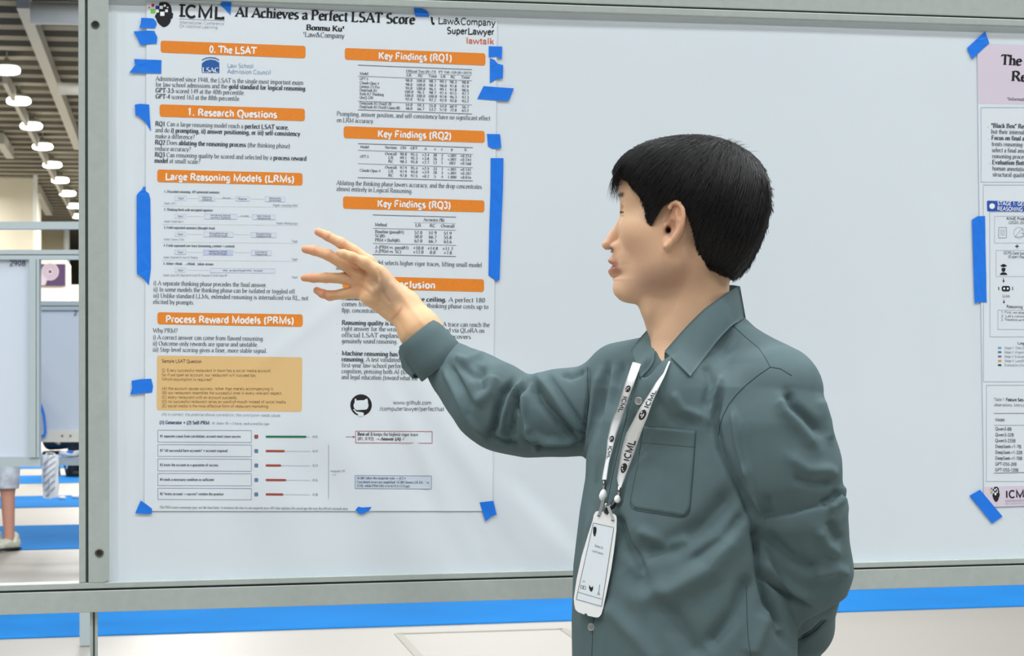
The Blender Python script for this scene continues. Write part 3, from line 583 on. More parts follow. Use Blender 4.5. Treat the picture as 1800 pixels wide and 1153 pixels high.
for (ya, yb), t, x1, bar in (((756, 777), '#1 separates cause from correlation; account must cause success', 423.4, 538.4), ((781.4, 802), '#2 "all successful have accounts" ≠ account required', 399.8, 500.4), ((806.4, 827.6), '#3 treats the account as a guarantee of success', 383.6, 494.2), ((832, 853.3), '#4 reads a necessary condition as sufficient', 376.2, 503), ((858, 877.8), '#5 "every account → success" restates the premise', 393, 498)):
    bxs.rect(277.5, ya, 442, yb, .7, .004); ym = (ya+yb)/2+1; tx.text(t, 281, ym+1, x1, ym+1.5, 6.6, wt=.5)
    trk.line(bar, ym, 545, ym+.3, 1.4); val.text({538.4: '0.92', 500.4: '0.42', 494.2: '0.33', 503: '0.45', 498: '0.38'}[bar], 549.6, ym+2, 558.6, ym+2.2, 6, wt=.3)
    nm = 'green_bar' if bar > 530 else 'red_bar'
    Ink(.0012).quad((467, ym-1.8), (bar, ym-1.6), (bar, ym+1.9), (467, ym+1.7), 1.5, 5).build('score_bar', mat(nm, (22, 122, 84) if bar > 530 else (170, 66, 48)), poster, 'green score bar' if bar > 530 else None)
    cx = 450.5; Ink(.0010).quad((cx-3.3, ym-3.3), (cx+3.3, ym-3.3), (cx+3.3, ym+3.3), (cx-3.3, ym+3.3), 1.5, 4).build('verdict_badge', mat('badge_red', (158, 44, 44)) if bar > 530 else mat('badge_blue', (92, 128, 162)), poster)
    val.text('A' if bar > 530 else 'C', cx-1.8, ym+2, cx+1.8, ym+2, 6, font='sans', wt=.3)
bxs.build('answer_box', mat('box_edge', (128, 144, 164)), poster); tx.build('answer_lettering', M_ink2, poster); trk.build('score_track', mat('track', (208, 218, 228)), poster); val.build('score_lettering', M_ink3, poster)
k = Ink(.0012).text('The PRM scores reasoning rigor, not the final letter; it overturns the four-to-one majority trace (#1) that explains the causal gap the way the official rationale does.', 279.9, 893.4, 612.5, 896, 6.4, wt=.3, slant=.25).line(577.6, 782, 577.6, 877, .6).text('majority 3/5', 581, 829.4, 607, 829.6, 5.6, wt=.1).text('→ C', 582, 836, 592, 836, 5.6, wt=.1); k.build('footnote_lettering', M_ink3, poster)
# code-host mark and address
cx, cy, r = 634.6, 712, 18.9
disc = Ink(.0008); disc.poly([(cx+r*math.cos(a), cy+r*math.sin(a)) for a in np.linspace(0, 2*math.pi, 40)[:-1]]); mk = disc.build('round_emblem', M_ink, poster)
S6 = lambda x, y: (600+x/5.49, 670+y/5.49)
k = Ink(.0014); k.poly([S6(*p) for p in ((130, 168), (150, 176), (168, 184), (190, 181), (215, 183), (232, 174), (250, 168), (256, 190), (257, 212), (262, 232), (256, 258), (240, 274), (218, 281), (214, 284), (216, 300), (216, 334), (190, 340), (160, 334), (160, 316), (146, 310), (132, 298), (124, 284), (112, 276), (118, 268), (132, 276), (142, 290), (152, 296), (164, 294), (166, 284), (146, 278), (128, 266), (118, 246), (118, 226), (128, 204), (128, 188))])
k.build('cut_out', M_paper, mk)
Ink(.0012).text('www.github.com', 690.6, 710.4, 758, 711, 10.6, font='sans', wt=.15).text('/computerlawyer/perfectlsat', 667.6, 721.4, 780.5, 722, 10.6, font='sans', wt=.15).build('address_lettering', M_ink2, poster)
k = Ink(.0010).rect(624.9, 757.8, 759.6, 778.4, .9, .004).line(607.5, 767.8, 621.6, 767.8, .8); k.poly([(620, 765.8), (624.4, 767.8), (620, 769.8)]); k.build('verdict_box', mat('maroon_line', (168, 76, 88)), poster)
Ink(.0012).text('*Best-of-5* keeps the highest-rigor trace', 628.4, 765.4, 734.5, 766.2, 8.2, wt=.2).text('(#1, 0.92)  → *Answer (A)* ✓', 628.4, 773.4, 711, 774.2, 8.2, wt=.2).build('verdict_lettering', mat('plum_ink', (86, 62, 74)), poster)
nb = Ink(.0006).quad((624, 835.6), (758, 836.4), (758, 859.4), (624, 858.6), 1, 8).build('note_box', mat('note_print', (206, 218, 232)), poster)
Ink(.0012).rect(624, 835.6, 758, 858.6, .5, .006).text('SC@5 takes the majority vote → (C) ✗', 627, 842, 713, 842.6, 6.4, wt=.35).text('Correlated errors are amplified: SC@5 lowers LR (50.0 vs', 627, 849, 754, 850, 6.4, wt=.35).text('52.0), while PRM lifts it to 62.0 (+12.0 pp)', 627, 855.6, 720, 856.4, 6.4, wt=.35).build('lettering', mat('slate_ink', (74, 96, 122)), nb)

# ------------------------------------------------------------------ tape on the main poster
a = lambda L, s, x0, y0: [(x0+x/s, y0+y/s) for x, y in L]
g = 'blue tape strips on the orange-banner poster'
TP = [
 (a([(203,228),(280,230),(355,235),(388,270),(400,310),(375,358),(260,356),(178,352),(198,300)], 7.2, 220, 0), 'small blue tape at the upper left corner, just left of the head emblem'),
 (a([(105,400),(270,388),(370,392),(382,425),(407,470),(398,552),(300,560),(195,572),(160,495)], 7.2, 220, 0), 'second blue tape down the left edge, its left end slanted'),
 (a([(60,400),(245,407),(243,497),(28,492),(68,440)], 3.844, 220, 0), 'wide horizontal blue tape left of the council logo'),
 (a([(65,708),(100,702),(162,707),(166,800),(174,885),(140,830),(95,787),(70,780)], 3.844, 220, 0), 'blue tape torn to a long point left of the research questions banner'),
 (a([(78,205),(92,185),(112,168),(125,145),(140,150),(131,170),(160,192),(170,230),(172,400),(174,700),(160,810),(115,755),(80,738),(78,480)], 3.844, 220, 290), 'long vertical blue tape on the left edge beside the diagram'),
 (a([(38,303),(90,294),(155,290),(166,335),(160,372),(90,378),(30,385),(42,345)], 3.392, 220, 580), 'blue tape on the left edge beside the tan question box'),
 (a([(93,1017),(130,1042),(160,1065),(158,1097),(60,1093)], 3.392, 220, 580), 'blue tape holding the bottom left corner'),
 (a([(1270,8),(1345,8),(1340,90),(1333,188),(1260,115),(1200,62),(1215,40)], 7.2, 220, 0), 'pointed blue tape at the top between acronym and title'),
 (a([(243,112),(300,109),(360,108),(372,135),(440,165),(478,205),(487,268),(380,266),(272,262)], 9, 700, 0), 'blue tape at the top edge right of the title'),
 (a([(1150,312),(1241,315),(1238,402),(1205,383),(1150,385)], 3.844, 560, 0), 'uppermost small blue tape on the right edge'),
 (a([(1158,393),(1190,405),(1210,430),(1248,440),(1245,532),(1215,530),(1158,560)], 3.844, 560, 0), 'ragged blue tape just below the uppermost one on the right edge'),
 (a([(1115,582),(1220,590),(1320,597),(1285,682),(1180,676),(1073,667)], 3.844, 560, 0), 'slanted horizontal blue tape on the right edge'),
 (a([(1138,905),(1226,907),(1235,1000),(1180,1005),(1145,988)], 3.844, 560, 0), 'squarish blue tape right of the second findings banner'),
 ([(862.5, 278), (885, 278), (884, 330), (881, 400), (878, 491.6), (873.5, 494.5), (858.4, 484), (860, 400), (862, 340)], 'long vertical blue tape on the right edge'),
 (a([(220,1072),(235,1053),(260,1058),(315,1055),(300,1078),(265,1095),(240,1095)], 3.392, 560, 580), 'small crumpled blue tape at the middle of the bottom edge'),
 (a([(960,1028),(1040,1018),(1060,1100),(1035,1108),(995,1140)], 3.392, 560, 580), 'blue tape holding the bottom right corner')]
for pts, lb_ in TP: tape(pts, lb_, g, .0011)

# ------------------------------------------------------------------ second poster at the right edge of the frame
p2 = empty('research_poster', onY(1900, 480, YP)); tag(p2, 'pink headed poster cut off by the right edge of the frame', 'poster')
R = lambda x, y, y0=0: (1650+x/3.29, y0+y/3.29)
paper_sheet((1717.5, 77), (2320, 98), (2326, 872), (1730, 891.5), M_paper, p2)
paper_sheet((1717.5, 77), (2320, 98), (2321, 193), (1719.8, 182), M_pink, p2, 'header_band', .0002, 60, 12)
paper_sheet((1728.8, 856), (2326, 838), (2326.4, 871.6), (1729.6, 891), M_pink, p2, 'footer_band', .0002, 60, 6)
k = Ink(.0012).text('The', 1759, 113.4, 1795.6, 115.4, 26, wt=.8).text('Re', 1777.6, 142, 1805, 143.6, 26, wt=.8); k.build('title_lettering', M_ink, p2)
k = Ink(.0012)
for t, x, y, w, b in (('"Black Box" Rea', 1742, 225, 62, .8), ('but their internal r', 1742, 235.6, 64, .15), ('Focus on final an', 1742.6, 246.4, 63, .8), ('treats reasoning tr', 1743, 257.2, 62, .15), ('select a final answ', 1743.4, 268, 63, .15), ('reasoning process', 1744, 278.6, 62, .15), ('Evaluation Bottl', 1744, 289.4, 60, .8), ('human annotation', 1744.4, 300.2, 62, .15), ('structural quality', 1744.8, 310.8, 60, .15)):
    k.text(t, x, y-1, x+w, y+.6, 11, wt=b)
for x, y in ((1734, 226), (1735.5, 247.4), (1737, 290)): k.text('•', x, y, x+4.4, y, 11)
k.text('¹Informatio', 1769.6, 176.4, 1806, 177.6, 8.5, wt=.1); k.build('paragraph', M_ink2, p2)
k = Ink(.0010)
for x0, y0, x1, y1 in ((1724.5, 189, 2300, 320), (1728.5, 325, 2302, 671), (1733.5, 677, 2305, 846)): k.rect(x0, y0, x1, y1, .8, .0)
k.rect(1740, 372, 2290, 592, .8, 0).rect(1748.5, 380, 1860, 427, .6, 0).rect(1751, 440, 1860, 486, .6, 0).rect(1754, 545, 1900, 579, .7, 0); k.build('panel_outline', M_line, p2)
b = Ink(.0008).quad((1735, 352.6), (1900, 357), (1900, 375), (1735.4, 371.4), 2, 10).build('stage_banner', mat('royal_print', (28, 84, 176)), p2)
k = Ink(.0013).text('STAGE 1: GENERATE', 1753, 360.4, 1830, 362.4, 9.6, font='sans', wt=.8).text('REASONING TRACES', 1753, 369.6, 1830, 371.6, 9.6, font='sans', wt=.8); k.poly([(1744+5*math.cos(t), 362.3+5*math.sin(t)) for t in np.linspace(0, 6.28, 16)[:-1]]); k.build('lettering', M_wprint, b)
k = Ink(.0012).text('AIME Problem', 1769, 386, 1812, 387, 7, font='sans', wt=.6).text('(2020-2025)', 1773, 393, 1810, 394, 7, font='sans', wt=.2).text('GCPS Gold Solution', 1764, 446.5, 1812, 448, 7, font='sans', wt=.4).text('(Expert Reason)', 1772, 453, 1812, 454, 7, font='sans', wt=.2).text('Reasoning Tr', 1769, 541, 1806, 542, 7.4, font='sans', wt=.5).text('LLMs', 1762, 522, 1775, 522.4, 6.4, font='sans', wt=.4)
for t, y in (('1. First, we observe', 551), ('2. Let\'s consider', 557.6), ('3. Therefore we have', 564)): k.text(t, 1759.6, y-.4, 1808, y+.4, 6, font='sans', wt=.2)
k.text('Legend', 1788, 605, 1812, 605.6, 6.6, font='sans', wt=.4)
k.text('Table 1: *Feature Sets*', 1746.6, 704.4, 1799, 705.2, 7.6, font='sans', wt=.1).text('observations, Metrics', 1746.8, 713.6, 1800, 714.6, 7.4, font='sans', wt=.1, slant=.2)
k.line(1746.6, 726.6, 1900, 726, .7).line(1747, 747.6, 1900, 747, .5).line(1746.6, 831.4, 1900, 829, .8); k.text('Model', 1749, 740, 1765.6, 740.4, 8, font='sans', wt=.5)
for i, (t, w) in enumerate((('Qwen3-8B', 29), ('Qwen3-32B', 33), ('Qwen3-235B', 36), ('DeepSeek-r1-7B', 46), ('DeepSeek-r1-32B', 48), ('DeepSeek-r1-70B', 48), ('GPT-OSS-20B', 38), ('GPT-OSS-120B', 41))): k.text(t, 1749, 756+i*10.3, 1749+w, 756.6+i*10.3, 7.8, font='sans', wt=.5)
k.build('table_lettering', M_ink2, p2)
k = Ink(.0010)      # small pictograms: page, geometry sketch, plus sign, scholar, robot, arrows
k.rect(1755.6, 399.6, 1769.4, 418, .7, 0)
for i in range(4): k.line(1758, 404+i*3, 1767, 404.2+i*3, .5)
k.poly([(1791+10*math.cos(t), 409+10*math.sin(t)) for t in (0.1, .2)]+[(1791, 409)]); k.line(1784, 417, 1797, 401, .6).line(1797, 401, 1800, 415, .6).line(1784, 417, 1800, 415, .6)
for j in range(20):
    t0, t1 = j*.314, (j+1)*.314; k.line(1792+9.6*math.cos(t0), 409+9.6*math.sin(t0), 1792+9.6*math.cos(t1), 409+9.6*math.sin(t1), .5)
k.build('pictogram', M_ink3, p2)
k = Ink(.0012).line(1788, 429.6, 1788, 436, 1.4).line(1784.6, 432.8, 1791.4, 432.8, 1.4)
k.poly([(1758, 467), (1764, 463.6), (1770.4, 467), (1764, 469.8)]); k.poly([(1760.6, 471), (1767.6, 471), (1767, 476), (1764, 478.4), (1761, 476)]); k.poly([(1758, 481.4), (1761, 478.8), (1767, 478.8), (1770.4, 481.4), (1770.6, 483), (1758, 483)])
k.line(1764, 489, 1764, 494.6, 1).poly([(1762, 493), (1766, 493), (1764, 496.6)]); k.line(1764.6, 526.6, 1764.6, 531, 1).poly([(1762.6, 530), (1766.6, 530), (1764.6, 533.6)])
k.quad((1760.8, 502.6), (1775.4, 502.6), (1775.4, 512), (1760.8, 512), 3, 5).line(1755.6, 504, 1755.6, 510, 1.2).line(1780, 504, 1780, 510, 1.2); k.build('pictogram', M_ink, p2)
k = Ink(.0016)
for x in (1765, 1771.2): k.poly([(x+1.7*math.cos(t), 507.2+2*math.sin(t)) for t in np.linspace(0, 6.28, 10)[:-1]])
k.build('pictogram_eyes', M_wprint, p2)
for i, (c, t) in enumerate((((90, 160, 226), 'Stage 1: Data Gen'), ((48, 128, 96), 'Stage 2: Alignment'), ((110, 104, 176), 'Stage 3: Evaluation'), ((220, 160, 60), 'Stage 4: Loss/Rew'), ((24, 70, 84), 'Evaluation (final)'))):
    y = 611.4+i*7.6; q = Ink(.0011).quad((1754, y-1.6), (1759.8, y-1.6), (1759.8, y+1.4), (1754, y+1.4), 0, 2).build('legend_key', mat('legend_%s' % 'abcde'[i], c), p2)
    Ink(.0012).text(t, 1765, y+1.6, 1806, y+2.2, 6, font='sans', wt=.3).build('lettering', M_ink3, q)
icml(lambda x, y: (1723+x*.0562*1.0+0, 853+y*.0895*.95), p2)
Ink(.0012).text('ICML', 1766.8, 875, 1812, 873.6, 18.5, font='sans', wt=.9).build('acronym_lettering', M_ink, p2)
k = Ink(.0012).line(1766.6, 879.6, 1812, 878, .5).text('International Confe', 1766.6, 882.8, 1812, 881.4, 4, font='sans', wt=0).text('On Machine Lear', 1766.6, 886.6, 1806, 885.6, 4, font='sans', wt=0); k.build('subtitle_lettering', M_ink3, p2)
g = 'blue tape strips on the pink-headed poster'
tape([R(163,278), R(268,182), R(280,215), R(292,250), R(192,343)], 'slanted blue tape on the top left corner of the pink-headed poster', g, .0011)
tape([R(193,185,330), R(225,165,330), R(268,163,330), R(272,400,330), R(277,663,330), R(240,660,330), R(207,668,330), R(200,430,330)], 'long vertical blue tape on the left edge of the pink-headed poster', g, .0011)
tape([R(177,695,660), R(238,660,660), R(368,815,660), R(308,855,660)], 'diagonal blue tape on the bottom left corner of the pink-headed poster', g, .0011)
# ------------------------------------------------------------------ implicit-surface sculpting
AX = np.array([math.cos(YAW), -math.sin(YAW), 0.0]); CX = np.array([math.sin(YAW), math.cos(YAW), 0.0]); UZ = np.array([0, 0, 1.0])
def cone(p, a, b, ra, rb):
    a = np.asarray(a); b = np.asarray(b); ab = b-a; t = np.clip(((p-a)@ab)/(ab@ab), 0, 1)
    q = p-a-t[:, None]*ab; return np.sqrt((q*q).sum(1))-(ra+(rb-ra)*t)
def ecap(p, a, b, ra, rb, n, fl):      # capsule flattened by factor fl along unit n
    a = np.asarray(a); b = np.asarray(b); ab = b-a; t = np.clip(((p-a)@ab)/(ab@ab), 0, 1)
    q = p-a-t[:, None]*ab; s = q@n; q = q+np.outer(s*(1/fl-1), n); return (np.sqrt((q*q).sum(1))-(ra+(rb-ra)*t))*fl
def ell(p, c, r, R=None):
    q = p-c
    if R is not None: q = q@np.asarray(R).T
    r = np.asarray(r); k0 = np.sqrt(((q/r)**2).sum(1)); k1 = np.sqrt(((q/r**2)**2).sum(1))+1e-9
    return k0*(k0-1)/k1
def smin(a, b, k):
    h = np.clip(.5+.5*(b-a)/k, 0, 1); return b*(1-h)+a*h-k*h*(1-h)
def smax(a, b, k): return -smin(-a, -b, k)
def sdf_mesh(fn, lo, hi, h, proj=2, slack=1.0):
    lo = np.asarray(lo, float); B = 4; n = (np.ceil((np.asarray(hi)-lo)/(h*B))).astype(int)
    ax = [lo[i]+(np.arange(n[i])+.5)*B*h-.5*h for i in range(3)]
    G3 = np.stack(np.meshgrid(*ax, indexing='ij'), -1).reshape(-1, 3)
    d = np.concatenate([fn(g) for g in np.array_split(G3, max(1, len(G3)//200000))])
    act = np.abs(d) < h*B*.87*1.25*slack+.002
    F3 = np.repeat(np.repeat(np.repeat(np.where(d > 0, 1., -1.).reshape(n), B, 0), B, 1), B, 2).astype(np.float32)
    idx = np.stack(np.unravel_index(np.nonzero(act)[0], n), 1)*B
    o = np.stack(np.meshgrid(range(B), range(B), range(B), indexing='ij'), -1).reshape(-1, 3)
    for ch in np.array_split(idx, max(1, len(idx)//6000)):
        I = (ch[:, None, :]+o[None]).reshape(-1, 3); v = fn(lo+I*h); F3[I[:, 0], I[:, 1], I[:, 2]] = v
    S = F3 < 0; N = np.array(F3.shape)
    c = np.zeros(N-1, np.int8)
    for a in (0, 1):
        for b in (0, 1):
            for e in (0, 1): c += S[a:N[0]-1+a, b:N[1]-1+b, e:N[2]-1+e]
    I = np.argwhere((c > 0) & (c < 8)); vid = -np.ones(N-1, np.int32); vid[I[:, 0], I[:, 1], I[:, 2]] = np.arange(len(I))
    acc = np.zeros((len(I), 3)); cnt = np.zeros(len(I)); cs = [(a, b, e) for a in (0, 1) for b in (0, 1) for e in (0, 1)]
    for u in cs:
        for ax_ in range(3):
            if u[ax_] == 0:
                w = list(u); w[ax_] = 1; fu = F3[I[:, 0]+u[0], I[:, 1]+u[1], I[:, 2]+u[2]]; fw = F3[I[:, 0]+w[0], I[:, 1]+w[1], I[:, 2]+w[2]]
                m = (fu < 0) != (fw < 0); t = np.where(m, fu/np.where(m, fu-fw, 1), 0)
                pt = np.tile(np.array(u, float), (len(I), 1)); pt[:, ax_] = t; acc[m] += pt[m]; cnt[m] += 1
    V = lo+(I+acc/cnt[:, None])*h; F = []
    for ax_ in range(3):
        b1, b2 = [(1, 2), (2, 0), (0, 1)][ax_]
        s0 = [slice(1, N[k]-1) for k in range(3)]; s0[ax_] = slice(0, N[ax_]-1); s1 = list(s0); s1[ax_] = slice(1, N[ax_])
        A = S[tuple(s0)]; Bq = S[tuple(s1)]; E = np.argwhere(A != Bq)
        base = E.copy()
        for k in range(3):
            if k != ax_: base[:, k] += 1
        fl = A[E[:, 0], E[:, 1], E[:, 2]]
        def g(d1, d2):
            q = base.copy(); q[:, b1] += d1; q[:, b2] += d2; return vid[q[:, 0], q[:, 1], q[:, 2]]
        Q = np.stack([g(-1, -1), g(0, -1), g(0, 0), g(-1, 0)], 1); Q[~fl] = Q[~fl][:, ::-1]; F.append(Q)
    F = np.concatenate(F); F = F[(F >= 0).all(1)]
    for _ in range(proj):
        e = h*.5; f0 = fn(V); g = np.stack([(fn(V+np.eye(3)[k]*e)-f0)/e for k in range(3)], 1); gg = (g*g).sum(1)+1e-6
        st = f0/gg; st = np.clip(st, -h, h); V = V-g*st[:, None]
    return V, F
def vnormals(V, F):
    n = np.cross(V[F[:, 2]]-V[F[:, 0]], V[F[:, 3]]-V[F[:, 1]]); N = np.zeros_like(V)
    for k in range(4): np.add.at(N, F[:, k], n)
    return N/(np.linalg.norm(N, axis=1)[:, None]+1e-12)
def relax(V, F, it, w=.5):
    n = len(V)
    for _ in range(it):
        A = np.zeros_like(V); c = np.zeros(n)
        for a in range(4):
            b = (a+1) % 4; np.add.at(A, F[:, a], V[F[:, b]]); np.add.at(A, F[:, b], V[F[:, a]]); np.add.at(c, F[:, a], 1); np.add.at(c, F[:, b], 1)
        V = V*(1-w)+A/np.maximum(c, 1)[:, None]*w
    return V
def polydist(q, pts):      # signed distance to an open polyline in the picture's units
    pts = np.asarray(pts, float); best = np.full(len(q), 1e9); sg = np.ones(len(q)); tt = np.zeros(len(q)); n = len(pts)-1
    for i in range(n):
        a, b = pts[i], pts[i+1]; ab = b-a; t = np.clip(((q-a)@ab)/(ab@ab), 0, 1); d = q-a-t[:, None]*ab; L = np.hypot(d[:, 0], d[:, 1])
        m = L < best; s = np.sign(ab[0]*(q[:, 1]-a[1])-ab[1]*(q[:, 0]-a[0])); best = np.where(m, L, best); sg = np.where(m, s, sg); tt = np.where(m, (i+t)/n, tt)
    return best, sg, tt
def inpoly(q, pts):        # signed distance to closed polygon, negative inside
    pts = np.asarray(pts, float); best = np.full(len(q), 1e9); ins = np.zeros(len(q), bool); n = len(pts)
    for i in range(n):
        a, b = pts[i], pts[(i+1) % n]; ab = b-a; t = np.clip(((q-a)@ab)/(ab@ab), 0, 1); d = q-a-t[:, None]*ab; best = np.minimum(best, np.hypot(d[:, 0], d[:, 1]))
        c = (a[1] > q[:, 1]) != (b[1] > q[:, 1]); x = a[0]+(q[:, 1]-a[1])*ab[0]/(ab[1] if abs(ab[1]) > 1e-9 else 1e-9); ins ^= c & (q[:, 0] < x)
    return np.where(ins, -best, best)
def chain(p, pts, k=.02, f=cone):
    d = None
    for (a, b) in zip(pts[:-1], pts[1:]):
        e = cone(p, P(*a[:3]), P(*b[:3]), a[3], b[3]); d = e if d is None else smin(d, e, k)
    return d

man = empty('person', (P(1230, 900, 3.02)[0], P(1230, 900, 3.02)[1], 0)); tag(man, 'man in a grey-green shirt pointing at the poster, left arm behind his back', 'person')
# ------------------------------------------------------------------ head, in a frame of its own: x forward, y to his left (towards the camera), z up
HY = math.radians(10); HO = P(1215, 375, 3.0); SC = 3.0/FPX
HF = -AX*math.cos(HY)+CX*math.sin(HY); HL = -AX*math.sin(HY)-CX*math.cos(HY)
HR = np.stack([HF, HL, UZ])
def tl(p): return (p-HO)@HR.T
def fromloc(q): return HO+np.asarray(q)@HR
def hp(px, py): return ((1215-px)*SC, (375-py)*SC)
ear_pts = [hp(*p) for p in ((1187, 372), (1191, 366), (1198, 363.5), (1205, 367), (1210, 376), (1211, 388), (1208, 402), (1202, 415), (1194, 426), (1186, 435), (1180, 439))]
def ylat(x, z): return .0735+.0*x
def head_sdf(p):
    q = tl(p); qa = q.copy(); qa[:, 1] = np.abs(qa[:, 1])
    d = ell(q, (.002, 0, .016), (.0975, .0755, .087))
    d = smin(d, ell(q, (.050, 0, -.040), (.055, .057, .090)), .03)
    d = smin(d, ell(q, (.078, 0, .030), (.028, .052, .045)), .03)         # brow and forehead
    d = smin(d, cone(qa, (.022, .050, -.072), (.086, .010, -.112), .020, .0165), .025)   # jaw
    d = smin(d, ell(qa, (.066, .044, -.028), (.030, .024, .026)), .02)    # cheekbones
    d = smin(d, ell(q, (.088, 0, -.066), (.022, .026, .022)), .015)       # muzzle
    d = smin(d, ell(qa, (.030, .045, -.050), (.035, .024, .05)), .03)
    nk = ecap(p, fromloc((-.004, 0, -.060)), P(1206, 655, 2.99), .050, .051, HF, 1.08)
    d = smin(d, nk, .022)
    d = smin(d, cone(qa, (-.018, .050, -.060), (.036, .010, -.225), .012, .009), .018)   # neck muscle
    d = smin(d, ell(q, (.055, 0, -.140), (.018, .034, .024)), .022); d = smin(d, ell(q, (.050, 0, -.166), (.012, .012, .014)), .016)       # throat
    # shoulders and chest that close the neck inside the shirt
    d = smin(d, cone(p, P(1258, 665, 2.96), P(1195, 655, 3.03), .045, .045), .03)
    d = smin(d, ell(p, P(1195, 690, 2.985), (.062, .062, .07)), .02)
    # nose
    n = cone(q, (.097, 0, .004), (.1195, 0, -.041), .0075, .0105); n = smin(n, ell(qa, (.105, .0118, -.048), (.0115, .0072, .0085)), .004)
    d = smin(d, n, .010)
    d = smax(d, -ell(qa, (.1095, .0105, -.0535), (.0080, .0048, .0040)), .0015)
    # lips
    d = smin(d, ecap(qa, (.111, 0, -.0675), (.098, .020, -.0735), .0072, .003, np.array([0, 0, 1.]), .8), .005)
    d = smin(d, ecap(qa, (.109, 0, -.0855), (.097, .018, -.0785), .0075, .003, np.array([0, 0, 1.]), .8), .005)
    d = smax(d, -ecap(qa, (.125, 0, -.0768), (.090, .023, -.0768), .0012, .0008, np.array([0, 0, 1.]), 1), .0025)
    d = smin(d, ell(q, (.097, 0, -.112), (.017, .02, .016)), .012)
    # eye sockets, lids
    d = smax(d, -ell(qa, (.107, .031, .000), (.014, .017, .011)), .012)
    d = smin(d, ell(qa, (.0865, .031, .001), (.0135, .0155, .0105)), .004)
    d = smax(d, -ecap(qa, (.108, .022, .0010), (.094, .043, -.0008), .0011, .0009, UZ, 1), .0012)
    d = smin(d, cone(qa, (.101, .014, .0225), (.088, .044, .0225), .0055, .004), .010)   # brow ridge
    # ear
    m = np.abs(q[:, 1]) > .03
    if m.any():
        e = qa[m]; d2 = None
        T = lambda i, w=0: (ear_pts[i][0], .0745+.004+w+.010*max(0, -(ear_pts[i][0]-.02)/.03), ear_pts[i][1])
        pl = ell(e, (.0135, .079, -.018), (.0135, .0042, .033), np.array([[.97, .0, .26], [-.0, 1, 0], [-.26, .0, .97]])@np.array([[.94, -.33, 0], [.33, .94, 0], [0, 0, 1.]]))
        hx = None
        for i in range(len(ear_pts)-1):
            c = cone(e, T(i, .0045), T(i+1, .0045), .0034, .0034 if i < 7 else .0042); hx = c if hx is None else np.minimum(hx, c)
        an = cone(e, (.0165, .082, .001), (.0105, .083, -.016), .0026, .0032); an = smin(an, cone(e, (.0105, .083, -.016), (.017, .082, -.038), .0032, .003), .003)
        pl = smin(pl, hx, .003); pl = smin(pl, an, .003)
        pl = smax(pl, -ell(e, (.0222, .0850, -.024), (.0070, .0100, .0110)), .0025)
        pl = smax(pl, -ecap(e, (.0165, .0865, .003), (.0200, .0865, -.010), .0032, .0034, np.array([0, 1., 0]), 1.9), .0018)
        pl = smin(pl, ell(e, (.0300, .0775, -.026), (.0035, .0045, .0065)), .003)        # tragus
        pl = smin(pl, ell(e, (.0275, .0755, -.0480), (.0058, .0040, .0085)), .008)       # lobe
        d[m] = smin(d[m], pl, .0035)
        d[m] = smax(d[m], -ell(e, (.0262, .080, -.0295), (.0035, .012, .0045)), .0015)
    return d
hV, hF = sdf_mesh(head_sdf, HO+[-.17, -.16, -.30], HO+[.17, .16, .13], .0017)
# bring the face outline to the photographed profile: extra relief as a function of height, fading sideways
PROF = np.array([(1092, 300), (1088, 320), (1086.5, 335), (1086.5, 344), (1089.5, 353), (1089.5, 362), (1089, 372), (1089, 381), (1082, 393), (1072, 406), (1064, 419.5), (1058, 427), (1058.5, 434), (1062, 439.5), (1075, 443.5), (1075, 448), (1069, 454.5), (1068.4, 461), (1075.5, 467), (1069, 474), (1069.3, 480), (1072.5, 486.5), (1078.3, 492.5), (1077.5, 500), (1076.8, 508), (1079.5, 519), (1087, 527)])
sgk = np.interp
for it in range(4):
    q = tl(hV); px = topx(hV); front = q[:, 0] > .045
    rows = np.arange(302, 527, 2.0); D = np.zeros(len(rows))
    for i, r in enumerate(rows):
        m = front & (np.abs(px[:, 1]-r) < 1.8)
        if m.any(): D[i] = (px[m, 0].min()-np.interp(r, PROF[:, 1], PROF[:, 0]))*SC
    D = np.convolve(np.pad(D, 1, 'edge'), [.25, .5, .25], 'valid'); D = np.convolve(np.pad(D, 1, 'edge'), [.2, .6, .2], 'valid')
    dz = np.interp(px[:, 1], rows, D, left=0, right=0)
    sig = np.interp(px[:, 1], [300, 345, 362, 385, 440, 447, 460, 480, 495, 525], [.06, .05, .034, .014, .013, .02, .024, .022, .028, .034])
    w = np.exp(-(q[:, 1]/sig)**2)*np.clip((q[:, 0]-.05)/.03, 0, 1)
    hV = hV+HF*(dz*w)[:, None]
q = tl(hV); px = topx(hV); hN = vnormals(hV, hF)
def mixc(C_, col, w): return C_*(1-w[:, None])+np.array(srgb(col))*w[:, None]
def blob(q, c, r): return np.exp(-(((q-np.asarray(c))/np.asarray(r))**2).sum(1))
SKIN = (216, 176, 143)
qa = q.copy(); qa[:, 1] = np.abs(qa[:, 1])
cs = np.tile(np.array(srgb(SKIN)), (len(q), 1))
cs = mixc(cs, (214, 150, 128), .5*blob(qa, (.12, 0, -.045), (.02, .02, .02)))
cs = mixc(cs, (212, 156, 130), .35*blob(qa, (.07, .055, -.04), (.03, .03, .03)))
cs = mixc(cs, (160, 122, 108), .6*blob(qa, (.045, .055, -.100), (.045, .04, .028)))  # jaw stubble, deepened with painted shade
cs = mixc(cs, (214, 178, 138), .5*blob(qa, (.078, .045, -.018), (.022, .03, .022)))
cs = mixc(cs, (172, 128, 104), .5*blob(qa, (.0, .06, -.085), (.03, .04, .04)))      # jaw angle and neck: stubble, plus shade painted in
cs = mixc(cs, (206, 138, 112), .45*blob(qa, (.015, .085, -.015), (.025, .012, .04)))
